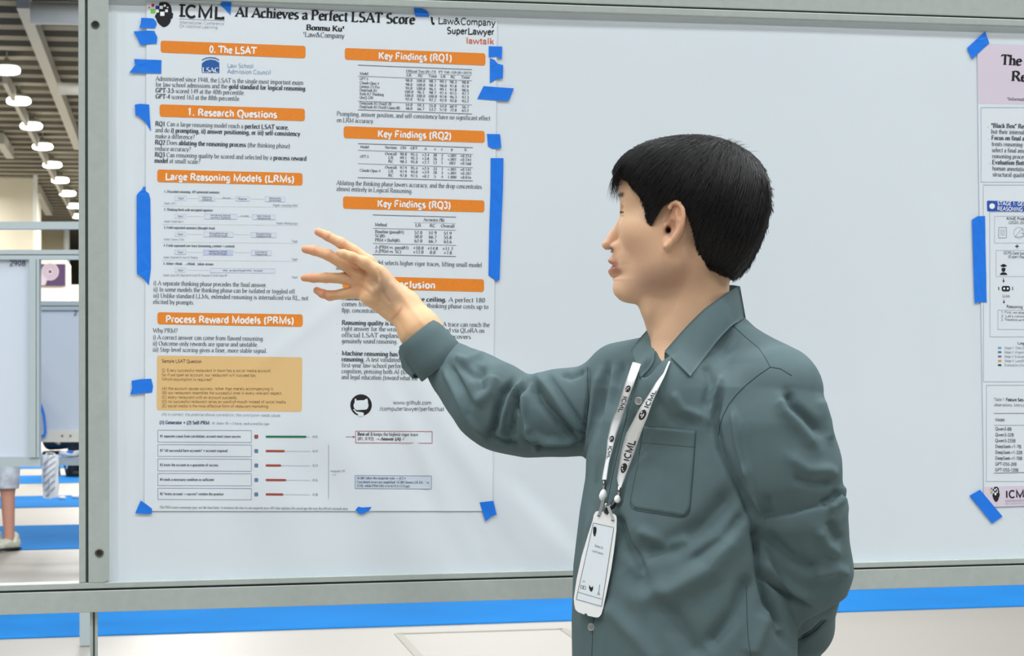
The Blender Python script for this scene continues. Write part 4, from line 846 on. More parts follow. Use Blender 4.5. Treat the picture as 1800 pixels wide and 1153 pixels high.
lipm = (np.clip(1-np.abs(q[:, 2]+.0765)/.0125, 0, 1)**.5)*np.clip((q[:, 0]-.094)/.008, 0, 1)*np.clip((.024-qa[:, 1])/.006, 0, 1)
cs = mixc(cs, (172, 112, 98), np.clip(lipm*1.3, 0, 1)*.9)
cs = mixc(cs, (60, 30, 26), 1.0*np.clip(1.4*blob(qa, (.118, 0, -.0768), (.016, .017, .0010)), 0, 1)*(q[:, 0] > .098))
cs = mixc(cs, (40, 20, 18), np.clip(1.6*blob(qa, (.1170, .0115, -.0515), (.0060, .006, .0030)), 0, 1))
bz = .0265-.05*np.abs(qa[:, 1]-.028)
cs = mixc(cs, (34, 26, 24), .95*np.clip(1.5-np.abs(q[:, 2]-bz)/.0032, 0, 1)*np.clip((qa[:, 1]-.010)/.004, 0, 1)*np.clip((.052-qa[:, 1])/.006, 0, 1)*(q[:, 0] > .06))
cs = mixc(cs, (40, 26, 22), np.clip(1.4-np.abs(q[:, 2]-.0004)/.0011, 0, 1)*np.clip((qa[:, 1]-.016)/.003, 0, 1)*np.clip((.046-qa[:, 1])/.003, 0, 1)*(q[:, 0] > .08))
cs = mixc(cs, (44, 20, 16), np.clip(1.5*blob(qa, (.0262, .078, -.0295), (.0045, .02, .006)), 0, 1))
cs = mixc(cs, (170, 108, 86), .5*np.clip(blob(qa, (.0225, .080, -.022), (.007, .01, .011)), 0, 1))  # ear hollow: brownish shade painted into the skin
nz = np.sin(q[:, 0]*900+np.sin(q[:, 2]*700)*2)*np.sin(q[:, 2]*1100+np.sin(q[:, 1]*800)); cs = cs*(1+.018*nz[:, None])
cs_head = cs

# ------------------------------------------------------------------ right hand and forearm
hk = [ # finger chains: px, py, depth, radius in metres
 [(646, 462, 3.265, .0125), (622, 442, 3.262, .0098), (600, 427.5, 3.258, .0086), (577, 415.5, 3.262, .0076), (559.5, 407.6, 3.268, .0064)],
 [(634, 483, 3.268, .0125), (606, 465, 3.268, .0098), (577, 448, 3.262, .0088), (553, 440.5, 3.266, .0078), (537, 438, 3.272, .0066)],
 [(636, 496, 3.272, .0115), (603, 489, 3.276, .0090), (573, 488, 3.272, .0082), (551, 488.6, 3.275, .0072), (535, 488.2, 3.279, .0060)],
 [(634, 512, 3.276, .0110), (604, 516.6, 3.284, .0084), (580, 519.5, 3.284, .0082), (567, 516, 3.282, .0070), (557, 510.5, 3.284, .0058)]]
def hand_sdf(p):
    f = None
    for c in hk:
        e = chain(p, c, .003); f = e if f is None else np.minimum(f, e)
    W0 = (700, 532, 3.262, .020)
    pm = None
    for (a, b) in (((646, 462, 3.268, .0115), (700, 519, 3.268, .0155)), ((634, 483, 3.270, .0120), (698, 531, 3.266, .0165)), ((634, 499, 3.272, .0115), (694, 542, 3.268, .0160)), ((634, 513, 3.276, .0105), (690, 550, 3.268, .0140))):
        e = cone(p, P(*a[:3]), P(*b[:3]), a[3], b[3]); pm = e if pm is None else smin(pm, e, .012)
    th = chain(p, [(694, 520, 3.252, .0170), (664, 480, 3.250, .0130), (641, 461, 3.244, .0088), (618, 451.5, 3.242, .0072), (604, 446.5, 3.243, .0064), (597, 444, 3.245, .0052)], .006)
    pm = smin(pm, ell(p, P(668, 497, 3.252), (.022, .018, .024)), .012)          # ball of the thumb
    pm = smin(pm, ell(p, P(658, 524, 3.262), (.022, .014, .014)), .010)          # heel of the hand
    d = smin(pm, f, .006); d = smin(d, th, .003)
    # web between thumb and index, palm hollow
    d = smax(d, -ell(p, P(648, 494, 3.240), (.013, .009, .011)), .012)
    d = smin(d, cone(p, P(698, 532, 3.264), P(712, 541, 3.262), .0235, .0255), .014)
    fa = chain(p, [(712, 541, 3.262, .0255), (738, 580, 3.248, .0305), (790, 642, 3.236, .029)], .02)
    d = smin(d, fa, .012)
    d = smin(d, cone(p, P(676, 520, 3.247), P(742, 588, 3.224), .004, .004), .010)     # tendon
    # creases
    for a, b, r in (((620, 470), (676, 512), .0011), ((624, 500), (668, 528), .0010), ((678, 482), (672, 528), .0012), ((694, 566), (722, 524), .0010)):
        pa, pb = P(*a, 3.24), P(*b, 3.24)
    return d
HL0 = P(640, 500, 3.26)
sV, sF = sdf_mesh(hand_sdf, HL0+[-.13, -.08, -.16], HL0+[.21, .10, .12], .0016)
hpx = topx(sV); sN = vnormals(sV, sF); toC = (CAM-sV); toC /= np.linalg.norm(toC, axis=1)[:, None]; fc = np.clip((sN*toC).sum(1)*1.6, 0, 1)
for pts, w, am in (([(628, 470), (650, 480), (664, 500), (668, 530)], 3.0, -.0012), ([(614, 484), (634, 489), (652, 502), (662, 522)], 2.6, -.001), ([(610, 502), (632, 503), (650, 516)], 2.6, -.0009), ([(664, 474), (672, 492), (670, 512), (684, 530)], 3.6, -.0013), ([(691, 560), (704, 546)], 2.4, -.0005),
                   ([(592, 451), (584, 441)], 2, -.0007), ([(566, 446), (562, 434)], 2, -.0006), ([(594, 431), (601, 421)], 2, -.0007), ([(577, 421), (583, 411)], 2, -.0006), ([(588, 481), (588, 497)], 2, -.0007), ([(562, 482), (562, 496)], 2, -.0006), ([(592, 511), (592, 527)], 2, -.0006), ([(573, 512), (570, 525)], 2, -.0006), ([(606, 450), (612, 458)], 2, -.0006), ([(625, 454), (632, 462)], 2, -.0006),
                   ([(640, 540), (676, 545), (700, 566), (716, 592)], 4, -.0007), ([(690, 500), (716, 532), (744, 570)], 5, .0010)):
    dd, sg, tt = polydist(hpx[:, :2], pts); sV = sV+sN*((am*np.exp(-(dd/w)**2)*fc)[:, None])
ch = np.tile(np.array(srgb((222, 178, 136))), (len(sV), 1)); qh = hpx[:, :2]
tips = np.zeros(len(sV))
for c in hk:
    for j, wt_ in ((4, 1.0), (3, .6), (2, .45)): tips += wt_*np.exp(-(((qh-np.array(c[j][:2]))/12)**2).sum(1))
ch = mixc(ch, (212, 134, 106), np.clip(tips, 0, 1)*.6)
for (x, y), r, a_ in (((628, 500), 16, .4), ((612, 478), 10, .4), ((640, 480), 9, .4), ((620, 458), 9, .5)): ch = mixc(ch, (204, 128, 100), a_*np.exp(-(((qh-np.array((x, y)))/r)**2).sum(1)))
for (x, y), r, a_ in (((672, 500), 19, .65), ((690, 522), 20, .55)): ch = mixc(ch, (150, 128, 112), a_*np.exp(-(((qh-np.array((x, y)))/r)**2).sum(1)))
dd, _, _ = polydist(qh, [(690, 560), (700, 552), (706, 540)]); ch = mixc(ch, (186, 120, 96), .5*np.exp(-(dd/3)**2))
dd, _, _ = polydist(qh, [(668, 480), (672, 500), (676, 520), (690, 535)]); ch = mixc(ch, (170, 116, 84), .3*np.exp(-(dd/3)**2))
# the rest of the body, hidden by the clothes, in the same skin
def core_sdf(p):
    d = chain(p, [(1238, 700, 3.0, .08), (1215, 850, 3.0, .095), (1205, 1080, 3.0, .10)], .05)
    d = smin(d, chain(p, [(1238, 690, 3.0, .05), (1095, 695, 3.11, .042), (985, 725, 3.14, .04), (875, 708, 3.18, .032), (795, 648, 3.234, .026)], .03), .03)
    d = smin(d, chain(p, [(1238, 700, 3.0, .05), (1365, 720, 2.89, .042), (1395, 880, 2.89, .04), (1415, 1010, 2.94, .034), (1402, 1130, 3.09, .024), (1345, 1190, 3.19, .023), (1290, 1205, 3.22, .022)], .03), .03)
    for s in (-1, 1):
        b = P(1200, 1180, 3.0)+(AX*.64-CX*.77)*s*.085
        d = smin(d, cone(p, b, (b[0], b[1], .50), .080, .052), .04); d = smin(d, cone(p, (b[0], b[1], .50), (b[0], b[1], .09), .052, .036), .02)
    return d
oc = P(1200, 900, 3.0)
cV, cF = sdf_mesh(core_sdf, (oc[0]-.55, oc[1]-.45, .03), (oc[0]+.40, oc[1]+.45, 1.42), .008, 1)
ccs = np.tile(np.array(srgb(SKIN)), (len(cV), 1))
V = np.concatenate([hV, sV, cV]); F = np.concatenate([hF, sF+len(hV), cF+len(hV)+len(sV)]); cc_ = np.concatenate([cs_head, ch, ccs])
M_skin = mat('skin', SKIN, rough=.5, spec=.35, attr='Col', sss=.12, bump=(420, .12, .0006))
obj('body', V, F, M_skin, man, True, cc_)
for s, nm in ((1, 'eyeball'), (-1, 'eyeball')):
    c = fromloc((.0838, .031*s, .0005)); e = MB().lathe(c-UZ*.0105, UZ, [(.0105*math.sin(t), .0105-.0105*math.cos(t)) for t in np.linspace(.05, math.pi-.05, 12)], 18).build(nm, mat('eye_white', (150, 128, 116), rough=.2), man, True)
    MB().lathe(fromloc((.0925, .0325*s, .0005)), HF+HL*.18*s, [(.0050, 0), (.0045, .0011), (.002, .0018), (.0002, .002)], 16).build('iris', mat('iris_brown', (36, 22, 18), rough=.1), e, True)
lash = MB()
for i in range(16):
    t = i/15; b = np.array([.0985-.0085*t*t-.001, .020+.024*t, .0022+.0012*math.sin(t*3.1)]); tip = b+np.array([.0052-.002*t, .0012+.003*t, -.0012+.0015*t])
    lash.tube([fromloc(b), fromloc((b+tip)/2-[0, 0, .0008]), fromloc(tip)], [.00035, .0003, .0001], 4)
lash.build('eyelashes', M_black, man)['kind'] = 'stuff'
# ------------------------------------------------------------------ hair: a solid mass plus combed strands
HP_ = [(1083, 309), (1080, 297), (1097, 276), (1133, 255.5), (1177, 242.5), (1213, 240.6), (1251, 243.6), (1289, 249), (1313, 261), (1334, 282), (1347, 305.5), (1354.2, 338), (1352.6, 373), (1342.6, 408.7), (1328, 441), (1310, 470.5), (1298, 484), (1288, 492),
       (1275, 489), (1251, 478), (1236, 462.5), (1229, 438), (1225, 412), (1219, 392), (1212, 374), (1205, 362), (1197, 358.5), (1187, 361), (1176, 369), (1167, 379), (1158, 398), (1151, 415), (1145.5, 398), (1143, 378), (1134, 352), (1124, 342), (1116, 330), (1107, 320), (1096, 315)]
HQ = np.array([hp(*p) for p in HP_])
def hair_sdf(p):
    q = tl(p)
    o = ell(q, (-.003, 0, .014), (.119, .0895, .1005)); o = smin(o, ell(q, (-.045, 0, -.030), (.068, .0735, .075)), .02)
    o = smin(o, ell(q, (.045, 0, .045), (.072, .078, .060)), .02)
    pr = inpoly(q[:, [0, 2]], HQ)
    d = smax(o, pr, .0035)
    wv = .0009*np.sin(q[:, 0]*260+q[:, 2]*120+3*np.sin(q[:, 1]*60))*np.clip((q[:, 2]+.02)/.05, .3, 1)
    return d+wv
rV, rF = sdf_mesh(hair_sdf, HO+[-.17, -.17, -.13], HO+[.17, .17, .14], .0026, 1, 1.2)
M_hair = mat('black_hair', (20, 17, 18), rough=.40, spec=.5)
hair = obj('hair', rV, rF, mat('hair_base', (12, 10, 11), rough=.9, spec=.08), man, True)
def hair_outer(p):
    q = tl(p); o = ell(q, (-.003, 0, .014), (.119, .0895, .1005)); o = smin(o, ell(q, (-.045, 0, -.030), (.068, .0735, .075)), .02)
    return smin(o, ell(q, (.045, 0, .045), (.072, .078, .060)), .02)
rN = vnormals(rV, rF); sel = rng.choice(len(rV), min(len(rV), 15000), replace=False)
qq = tl(rV[sel]); keep = (hair_outer(rV[sel]) > -.006) & ((qq[:, 1] > -.05) | (rng.random(len(sel)) < .35)); roots = rV[sel][keep]
CR = np.array([-.060, .010, .105])      # crown
def strand_dir(q):
    r = q-CR; r[:, 2] *= .5; r = r/(np.linalg.norm(r, axis=1)[:, None]+1e-6)
    d = r*.75+np.array([.12, 0, -.62]); fr = np.clip((q[:, 0]-.02)/.08, 0, 1)[:, None]
    d = d*(1-fr*.55)+np.array([.75, .05, -.45])*fr*.55*np.clip((q[:, 2:3]+.0)/.05, 0, 1); bk = np.clip((-q[:, 0]-.05)/.05, 0, 1)[:, None]
    d = d+np.array([.55, 0, -.55])*bk
    return d
N_ = len(roots); pts = [roots]; cur = roots.copy(); jit = rng.normal(0, .07, (N_, 3))+.16*np.stack([np.sin(roots[:, 2]*300+roots[:, 0]*170), np.sin(roots[:, 0]*260+roots[:, 2]*90), np.zeros(len(roots))], 1); step = rng.uniform(.006, .0125, N_)[:, None]; lift = rng.uniform(.0002, .0022, N_)
for s_ in range(6):
    ql = tl(cur); d = strand_dir(ql)+jit; d = d@HR
    e = .001; f0 = hair_outer(cur); g = np.stack([(hair_outer(cur+np.eye(3)[k]*e)-f0)/e for k in range(3)], 1); g /= np.linalg.norm(g, axis=1)[:, None]+1e-9
    d = d-g*(d*g).sum(1)[:, None]; d /= np.linalg.norm(d, axis=1)[:, None]+1e-9
    cur = cur+d*step; f1 = hair_outer(cur); ql = tl(cur); pr = inpoly(ql[:, [0, 2]], HQ)
    cur = cur-g*(np.maximum(f1, -.004)-lift*np.interp(s_, [0, 5], [1, .6]))[:, None]
    over = (pr > np.where(ql[:, 0] < -.06, .0004, .0022))[:, None]; cur = np.where(over, pts[-1]+d*1e-5, cur)
    pts.append(cur.copy())
def ribbons(pts, w0, nm, parent):
    A = np.stack(pts, 1); n, k, _ = A.shape; T = np.gradient(A, axis=1); T /= np.linalg.norm(T, axis=2)[..., None]+1e-9
    vv = CAM-A; S1 = np.cross(T, np.broadcast_to(np.array([.3, .8, .5]), A.shape)); S1 /= np.linalg.norm(S1, axis=2)[..., None]+1e-9; S2 = np.cross(T, S1)
    wr = w0*np.sin(np.linspace(.35, 1, k)*math.pi*.98)[None, :, None]; ring = np.stack([A+S1*wr, A+(-S1*.5+S2*.866)*wr, A+(-S1*.5-S2*.866)*wr], 2)
    V = ring.reshape(-1, 3); base = (np.arange(n)[:, None]*k+np.arange(k-1)).reshape(-1)*3; F = []
    for a in range(3):
        b = (a+1) % 3; F.append(np.stack([base+a, base+b, base+3+b, base+3+a], 1))
    return obj(nm, V, np.concatenate(F), M_hair, parent, True)
st = ribbons(pts, .00030, 'hair_strands', man); st['kind'] = 'stuff'
# loose fringe over the forehead and fly-aways on the crown
pts = []; n2 = 420
t = rng.random(n2); y = rng.uniform(-.055, .066, n2)
b0 = np.stack([.092+.014*t-.9*y*y*6*.02, y, .072-.020*t], 1)
L = rng.uniform(.016, .040, n2); cu = rng.uniform(.2, 1, n2)
for s_ in np.linspace(0, 1, 7):
    q = b0+np.stack([L*(.55*s_-.62*s_*s_*cu), .10*L*s_*np.sign(y+.01)+.3*L*s_*s_*np.sin(y*90), -L*(.55*s_+.45*s_*s_)], 1); q[:, 0] = np.maximum(q[:, 0], .099-.9*y*y*8*.9*.5+.001)
    pts.append(fromloc(q))
o2 = ribbons(pts, .00032, 'fringe_strands', man); o2['kind'] = 'stuff'
n3 = 160; pts = []; a0 = rng.uniform(-.05, .075, n3)
b0 = np.stack([-.085+rng.random(n3)*.15, rng.uniform(-.03, .05, n3), np.zeros(n3)], 1); b0[:, 2] = .014+.1005*np.sqrt(np.clip(1-((b0[:, 0]+.003)/.119)**2-(b0[:, 1]/.0895)**2, 0, 1))-.004
dr = rng.uniform(-1, 1, n3); hh = rng.uniform(.006, .014, n3)
for s_ in np.linspace(0, 1, 6):
    pts.append(fromloc(b0+np.stack([(-.018*(dr > 0)+.026*(dr <= 0))*s_*np.abs(dr)-.006*s_, .004*dr*s_, hh*s_*(1.2-.9*s_)], 1)))
o3 = ribbons(pts, .00026, 'flyaway_strands', man); o3['kind'] = 'stuff'
n4 = 60; pts = []; b0 = np.stack([rng.uniform(-.075, -.050, n4), rng.uniform(.0, .045, n4), np.zeros(n4)], 1); b0[:, 2] = .014+.1005*np.sqrt(np.clip(1-((b0[:, 0]+.003)/.119)**2-(b0[:, 1]/.0895)**2, 0, 1))-.008
dr = rng.uniform(-.2, 1, n4); hh = rng.uniform(.010, .021, n4)
for s_ in np.linspace(0, 1, 6): pts.append(fromloc(b0+np.stack([-.016*s_*s_*dr+.006*s_*(1-dr), .004*dr*s_, hh*s_*(1.15-.55*s_)], 1)))
o4 = ribbons(pts, .00030, 'crown_tuft', man); o4['kind'] = 'stuff'

# ------------------------------------------------------------------ shirt
FD = -AX*.77-CX*.64; LD = AX*.64-CX*.77          # chest direction and his left
TOR = np.array([(640, 1240, 3.0, .135, .070), (680, 1238, 3.0, .165, .098), (740, 1230, 3.0, .176, .114), (800, 1222, 3.0, .178, .120), (900, 1208, 3.0, .180, .123), (1000, 1200, 3.0, .185, .124), (1100, 1199, 3.0, .187, .125), (1200, 1199, 3.0, .186, .124), (1300, 1200, 3.0, .186, .124)])
TZ = []
for py, cx, d, A_, B_ in TOR:
    p_ = P(cx, py, d); TZ.append((p_[2], p_[0], p_[1], A_, B_))
TZ = np.array(TZ)[::-1]
Zb = TZ[0, 0]+.02; Zt = TZ[-1, 0]
def torso(p):
    z = np.clip(p[:, 2], TZ[0, 0], TZ[-1, 0]); cx, cy, A_, B_ = [np.interp(z, TZ[:, 0], TZ[:, k]) for k in (1, 2, 3, 4)]
    dx = p[:, 0]-cx; dy = p[:, 1]-cy; l = dx*LD[0]+dy*LD[1]; f = dx*FD[0]+dy*FD[1]; n = 2.3
    q = ((np.abs(l)/A_)**n+(np.abs(f)/B_)**n+1e-9)**(1/n); m = np.minimum(A_, B_); d = (q-1)*m
    cap = np.maximum(p[:, 2]-Zt, Zb-p[:, 2]); return smax(d, cap, .03)
RS = [(1082, 690, 3.11, .056), (1030, 722, 3.13, .064), (980, 726, 3.14, .063), (928, 733, 3.155, .058), (885, 722, 3.17, .060), (862, 704, 3.18, .060), (832, 678, 3.21, .0515), (800, 652, 3.236, .0400), (778, 630, 3.24, .032)]
LS = [(1372, 688, 2.885, .060), (1368, 750, 2.88, .070), (1378, 800, 2.88, .0735), (1386, 828, 2.88, .0735), (1404, 925, 2.895, .0600), (1418, 1000, 2.925, .0610), (1413, 1055, 2.965, .0540), (1406, 1105, 3.03, .042), (1396, 1146, 3.08, .033)]
def shirt_sdf(p):
    d = torso(p)
    sh = cone(p, P(1262, 590, 3.03), P(1366, 676, 2.91), .040, .052); sh = smin(sh, cone(p, P(1195, 622, 3.03), P(1092, 660, 3.10), .036, .050), .02)
    d = smin(d, sh, .05)
    d = smin(d, ell(p, P(1185, 700, 2.93), (.07, .07, .075)), .03)
    d = smin(d, chain(p, RS, .018), .022)
    up = chain(p, LS[:4]+[(1397, 870, 2.888, .0645), (1404, 900, 2.895, .0560), (1416, 985, 2.935, .045)], .010)
    lw = chain(p, [(1406, 899, 2.885, .0685), (1411, 950, 2.900, .0610), (1418, 1000, 2.925, .0620), (1413, 1050, 2.96, .0560), (1408, 1095, 3.01, .046), (1404, 1125, 3.05, .040)], .018)
    c1 = P(1404, 899, 2.83); n1 = (UZ*.955+AX*(-.235)+CX*.10); n1 = n1/np.linalg.norm(n1); bow = .9*((p-c1)@AX)**2; lw = smax(lw, (p-c1)@n1-bow+.0015, .0035)
    c3 = P(1425, 1078, 2.95); n3 = -(UZ*.86+AX*(-.48)+CX*.05); n3 = n3/np.linalg.norm(n3); lw = smax(lw, (p-c3)@n3-1.2*((p-c3)@AX)**2, .003)
    lo_ = chain(p, [(1416, 1045, 2.968, .050), (1411, 1102, 3.02, .0425), (1400, 1148, 3.08, .034)], .018)
    ls = smin(up, lo_, .004); ls = smin(ls, lw, .0015)
    d = smin(d, ls, .010)
    # sharp fold above the elbow: lower sleeve tucked under the upper
    # neck opening and open placket
    hole = ecap(p, P(1210, 470, 3.0), P(1198, 606, 2.99), .054, .049, HF, 1.06)
    d = smin(d, cone(p, P(1268, 590, 3.01), P(1205, 630, 2.955), .034, .040), .025)
    d = smax(d, -hole, .004)
    w = cone(p, P(1163, 605, 2.925), P(1146, 655, 2.90), .034, .017); d = smax(d, -w, .005)
    inn = shirt_inner(p) if False else None
    return d
lo = (oc[0]-.50, oc[1]-.36, .80); hi = (oc[0]+.34, oc[1]+.36, 1.42)
tV, tF = sdf_mesh(shirt_sdf, lo, hi, .0028, 2)
tN = vnormals(tV, tF); tp = topx(tV)[:, :2]; toC = CAM-tV; toC /= np.linalg.norm(toC, axis=1)[:, None]; fc = np.clip((tN*toC).sum(1)*2.2, 0, 1); fc2 = np.clip((tN*toC).sum(1)*2.2+.5, 0, 1)
FOLDS = FOLD_TABLE = [
 # (points, width px, height m, kind)   kind 0: rounded ridge or valley, 1: step (sharp on the right-hand side of travel)
 # right sleeve: forearm and elbow
 ([(905, 668), (886, 690), (874, 720), (868, 752), (858, 770)], 7, -.0065, 0), ([(914, 672), (896, 700), (886, 735), (882, 765)], 6, .0045, 0),
 ([(925, 668), (906, 700), (900, 740), (897, 780)], 6, -.0055, 0), ([(905, 690), (896, 745), (900, 785)], 4, .003, 0), ([(911, 694), (908, 712), (912, 726)], 3, -.0055, 0), ([(920, 690), (922, 730), (932, 762)], 7, .0035, 0),
 ([(945, 662), (975, 700), (1000, 735), (1024, 766)], 8, .0045, 0), ([(935, 672), (952, 705), (985, 742), (1022, 772)], 9, -.0060, 0), ([(962, 656), (985, 690), (1008, 725), (1030, 760)], 5, -.0025, 0),
 ([(988, 655), (1002, 662), (1026, 652)], 6, -.003, 0), ([(922, 760), (960, 776), (1020, 776)], 7, .0045, 0), ([(925, 775), (965, 788), (1022, 782)], 4, -.0035, 0), ([(925, 745), (940, 770), (945, 795)], 6, .003, 0),
 ([(855, 770), (880, 776), (910, 782)], 5, -.004, 0), ([(780, 650), (802, 690), (820, 730), (850, 768)], 6, .0032, 0), ([(790, 640), (812, 680), (832, 720)], 6, -.003, 0), ([(800, 628), (822, 634), (848, 622)], 7, .0025, 0), ([(846, 640), (842, 665), (850, 690)], 10, -.003, 0), ([(870, 660), (860, 690), (835, 710)], 12, .0035, 0), ([(805, 640), (830, 660), (856, 650)], 8, -.0025, 0),
 # chest near the right armhole
 ([(1034, 650), (1034, 700), (1028, 750), (1024, 790)], 3.2, -.0035, 0), ([(1056, 650), (1044, 700), (1038, 760), (1030, 830)], 8, .0030, 0), ([(1068, 640), (1062, 700), (1052, 770)], 6, -.0030, 0), ([(1082, 640), (1076, 690), (1062, 760), (1050, 840)], 6, .0026, 0), ([(1095, 640), (1088, 680), (1078, 720)], 5, -.0022, 0),
 ([(1116, 720), (1100, 800), (1088, 880), (1075, 900)], 7, -.0025, 0),
 # left chest and armhole
 ([(1265, 690), (1256, 735), (1268, 790), (1292, 840), (1312, 880), (1325, 915)], 8, -.0085, 0), ([(1242, 640), (1250, 670), (1240, 720)], 9, -.003, 0), ([(1270, 660), (1252, 700), (1246, 750)], 8, .0035, 0), ([(1288, 720), (1296, 780), (1314, 840)], 8, .003, 0),
 ([(1325, 920), (1334, 960), (1340, 1010), (1352, 1060), (1380, 1130)], 9, -.014, 0), 
 ([(1290, 860), (1240, 920), (1180, 960), (1110, 970)], 20, -.0055, 0), ([(1300, 930), (1250, 1000), (1180, 1040), (1120, 1050)], 22, .006, 0), ([(1310, 900), (1270, 950), (1210, 990)], 10, -.003, 0), ([(1320, 1010), (1290, 1080), (1240, 1140)], 16, -.0055, 0),
 ([(1100, 1000), (1180, 1080), (1230, 1160)], 18, -.0045, 0), ([(1060, 1060), (1120, 1120), (1160, 1170)], 16, .003, 0), ([(1084, 905), (1100, 960), (1130, 1010)], 10, -.0045, 0), ([(1120, 930), (1170, 960), (1210, 945)], 12, .0035, 0), ([(1345, 1080), (1320, 1153)], 14, .005, 0), ([(1140, 690), (1180, 735), (1230, 745)], 12, -.002, 0), ([(1180, 690), (1200, 720), (1240, 735)], 9, .002, 0),
 ([(1040, 900), (1028, 1000), (1026, 1100)], 8, .002, 0), ([(1060, 905), (1050, 1000), (1046, 1090)], 6, -.002, 0),
 # left sleeve
 ([(1382, 690), (1392, 712), (1420, 735), (1450, 765)], 9, -.0095, 0), ([(1372, 700), (1380, 722), (1405, 750), (1436, 790)], 11, .004, 0), ([(1440, 700), (1452, 740), (1458, 775)], 8, .003, 0),
 ([(1385, 800), (1420, 826), (1455, 826), (1470, 836)], 11, .0026, 0), ([(1395, 838), (1430, 850), (1466, 846)], 10, -.0024, 0), ([(1482, 852), (1478, 880), (1456, 895)], 7, .0035, 0), ([(1440, 886), (1462, 878), (1474, 862)], 8, -.0015, 0),
 ([(1345, 872), (1352, 905)], 8, -.002, 0), ([(1312, 820), (1322, 870), (1340, 905)], 7, .003, 0),
 ([(1458, 915), (1466, 935), (1478, 952)], 9, -.0028, 0), ([(1440, 930), (1450, 955), (1474, 975)], 10, .0035, 0), ([(1345, 1010), (1362, 1028), (1390, 1050), (1420, 1066)], 5, -.0048, 0), ([(1340, 985), (1362, 1012), (1400, 1040), (1430, 1055)], 9, .0030, 0), ([(1340, 940), (1390, 985), (1440, 1000)], 14, -.0045, 0), ([(1430, 1010), (1470, 1000), (1488, 1010)], 12, .004, 0),
 ([(1405, 1125), (1430, 1112), (1452, 1090)], 4, -.004, 0),
 ([(1330, 925), (1340, 950), (1335, 975)], 6, -.003, 0), ([(1350, 1070), (1362, 1095), (1376, 1112)], 6, .004, 0)]
disp = np.zeros(len(tV)); FG = 2.4
for pts, w, am, kd in FOLDS:
    am = am*FG if abs(am) < .008 else am*1.25; w = w*.9
    dd, sg, tt = polydist(tp, pts); en = np.clip(tt/.12, .0, 1)*np.clip((1-tt)/.12, 0, 1); en = .25+.75*en; en = en*(dd < w*4)
    if kd == 0: disp += am*np.exp(-(dd/w)**2)*en*(fc if am < 0 else fc2)
    else: disp += am*np.where(sg > 0, np.exp(-(dd/(w*1.3))**2), np.exp(-(dd/(w*.26))**2))*en*fc2
disp += .0006*np.sin(tp[:, 0]*.045+2*np.sin(tp[:, 1]*.02))*np.sin(tp[:, 1]*.035+tp[:, 0]*.02)*fc
tV = tV+tN*disp[:, None]; tV = relax(tV, tF, 1, .25)
M_shirt = mat('shirt_cloth', (86, 104, 107), rough=.85, spec=.22, noise=(40, .035), bump=(1600, .22, .0003))
M_seam_shade = mat('shirt_seam', (58, 72, 75), rough=.9, spec=.1)  # seams darker than the cloth: crease shade put into the colour
shirt = obj('shirt', tV, tF, M_shirt, man, True)
bvh = BVHTree.FromPolygons([tuple(v) for v in tV], [tuple(map(int, f)) for f in tF])
def hit(px, py, back=3.0):
    o = CAM; d = ray(px, py); d = d/np.linalg.norm(d); h = bvh.ray_cast(Vector(o), Vector(d))
    return (np.array(h[0]), np.array(h[1])) if h[0] is not None else (None, None)
def drape(grid, lift, nm, m, parent, thick=.0008, smooth=True, minfill=True):
    """grid: rows x cols of picture points laid on the shirt surface, given a thickness"""
    Rn, Cn = len(grid), len(grid[0]); T = []; last = None
    D_ = np.full((Rn, Cn), np.nan)
    for i in range(Rn):
        for j in range(Cn):
            h, n = hit(*grid[i][j])
            if h is not None: D_[i, j] = (h-CAM)@FW
    md = np.nanmedian(D_)
    for i in range(Rn):
        for j in range(Cn):
            if np.isnan(D_[i, j]) or D_[i, j]-md > .12: 
                near = [D_[a, b] for a in range(max(0, i-1), min(Rn, i+2)) for b in range(max(0, j-1), min(Cn, j+2)) if not np.isnan(D_[a, b])]
                D_[i, j] = min(near) if near else md
    V = [P(grid[i][j][0], grid[i][j][1], D_[i, j]-lift) for i in range(Rn) for j in range(Cn)]; n = len(V)
    V += [v+FW*thick for v in V]; F = []
    for i in range(Rn-1):
        for j in range(Cn-1):
            a = i*Cn+j; F.append((a, a+Cn, a+Cn+1, a+1)); F.append((n+a, n+a+1, n+a+Cn+1, n+a+Cn))
    B_ = [i*Cn for i in range(Rn)]+[(Rn-1)*Cn+j for j in range(1, Cn)]+[i*Cn+Cn-1 for i in range(Rn-2, -1, -1)]+[j for j in range(Cn-2, 0, -1)]
    for k in range(len(B_)): a, b = B_[k], B_[(k+1) % len(B_)]; F.append((b, a, a+n, b+n))
    return obj(nm, V, F, m, parent, smooth), D_
def lerp_line(pts, n):
    pts = np.asarray(pts, float); L = np.r_[0, np.cumsum(np.hypot(*np.diff(pts, axis=0).T))]; t = np.linspace(0, L[-1], n)
    return np.stack([np.interp(t, L, pts[:, 0]), np.interp(t, L, pts[:, 1])], 1)
def seam(pts, w, nm='seam', lift=.0004, m=None, n=None):
    c = lerp_line(pts, n or max(6, int(len(pts)*8))); t = np.gradient(c, axis=0); t /= np.hypot(t[:, 0], t[:, 1])[:, None]; nr = np.stack([-t[:, 1], t[:, 0]], 1)
    return drape([[tuple(c[i]-nr[i]*w/2), tuple(c[i]+nr[i]*w/2)] for i in range(len(c))], lift, nm, m or M_seam_shade, shirt, .0008)[0]
seam([(1354, 645), (1332, 660), (1310, 678), (1294, 694), (1281, 711), (1271, 730), (1265, 749), (1263, 765)], 1.3)
seam([(1287, 571), (1310, 592), (1334, 612), (1345, 628), (1354, 645), (1372, 648), (1392, 660)], 1.2)
seam([(1032, 644), (1033, 675), (1035, 701), (1030, 745), (1027, 765)], 1.0)
seam([(1312, 1030), (1313, 1080), (1315, 1120), (1320, 1153)], .8)
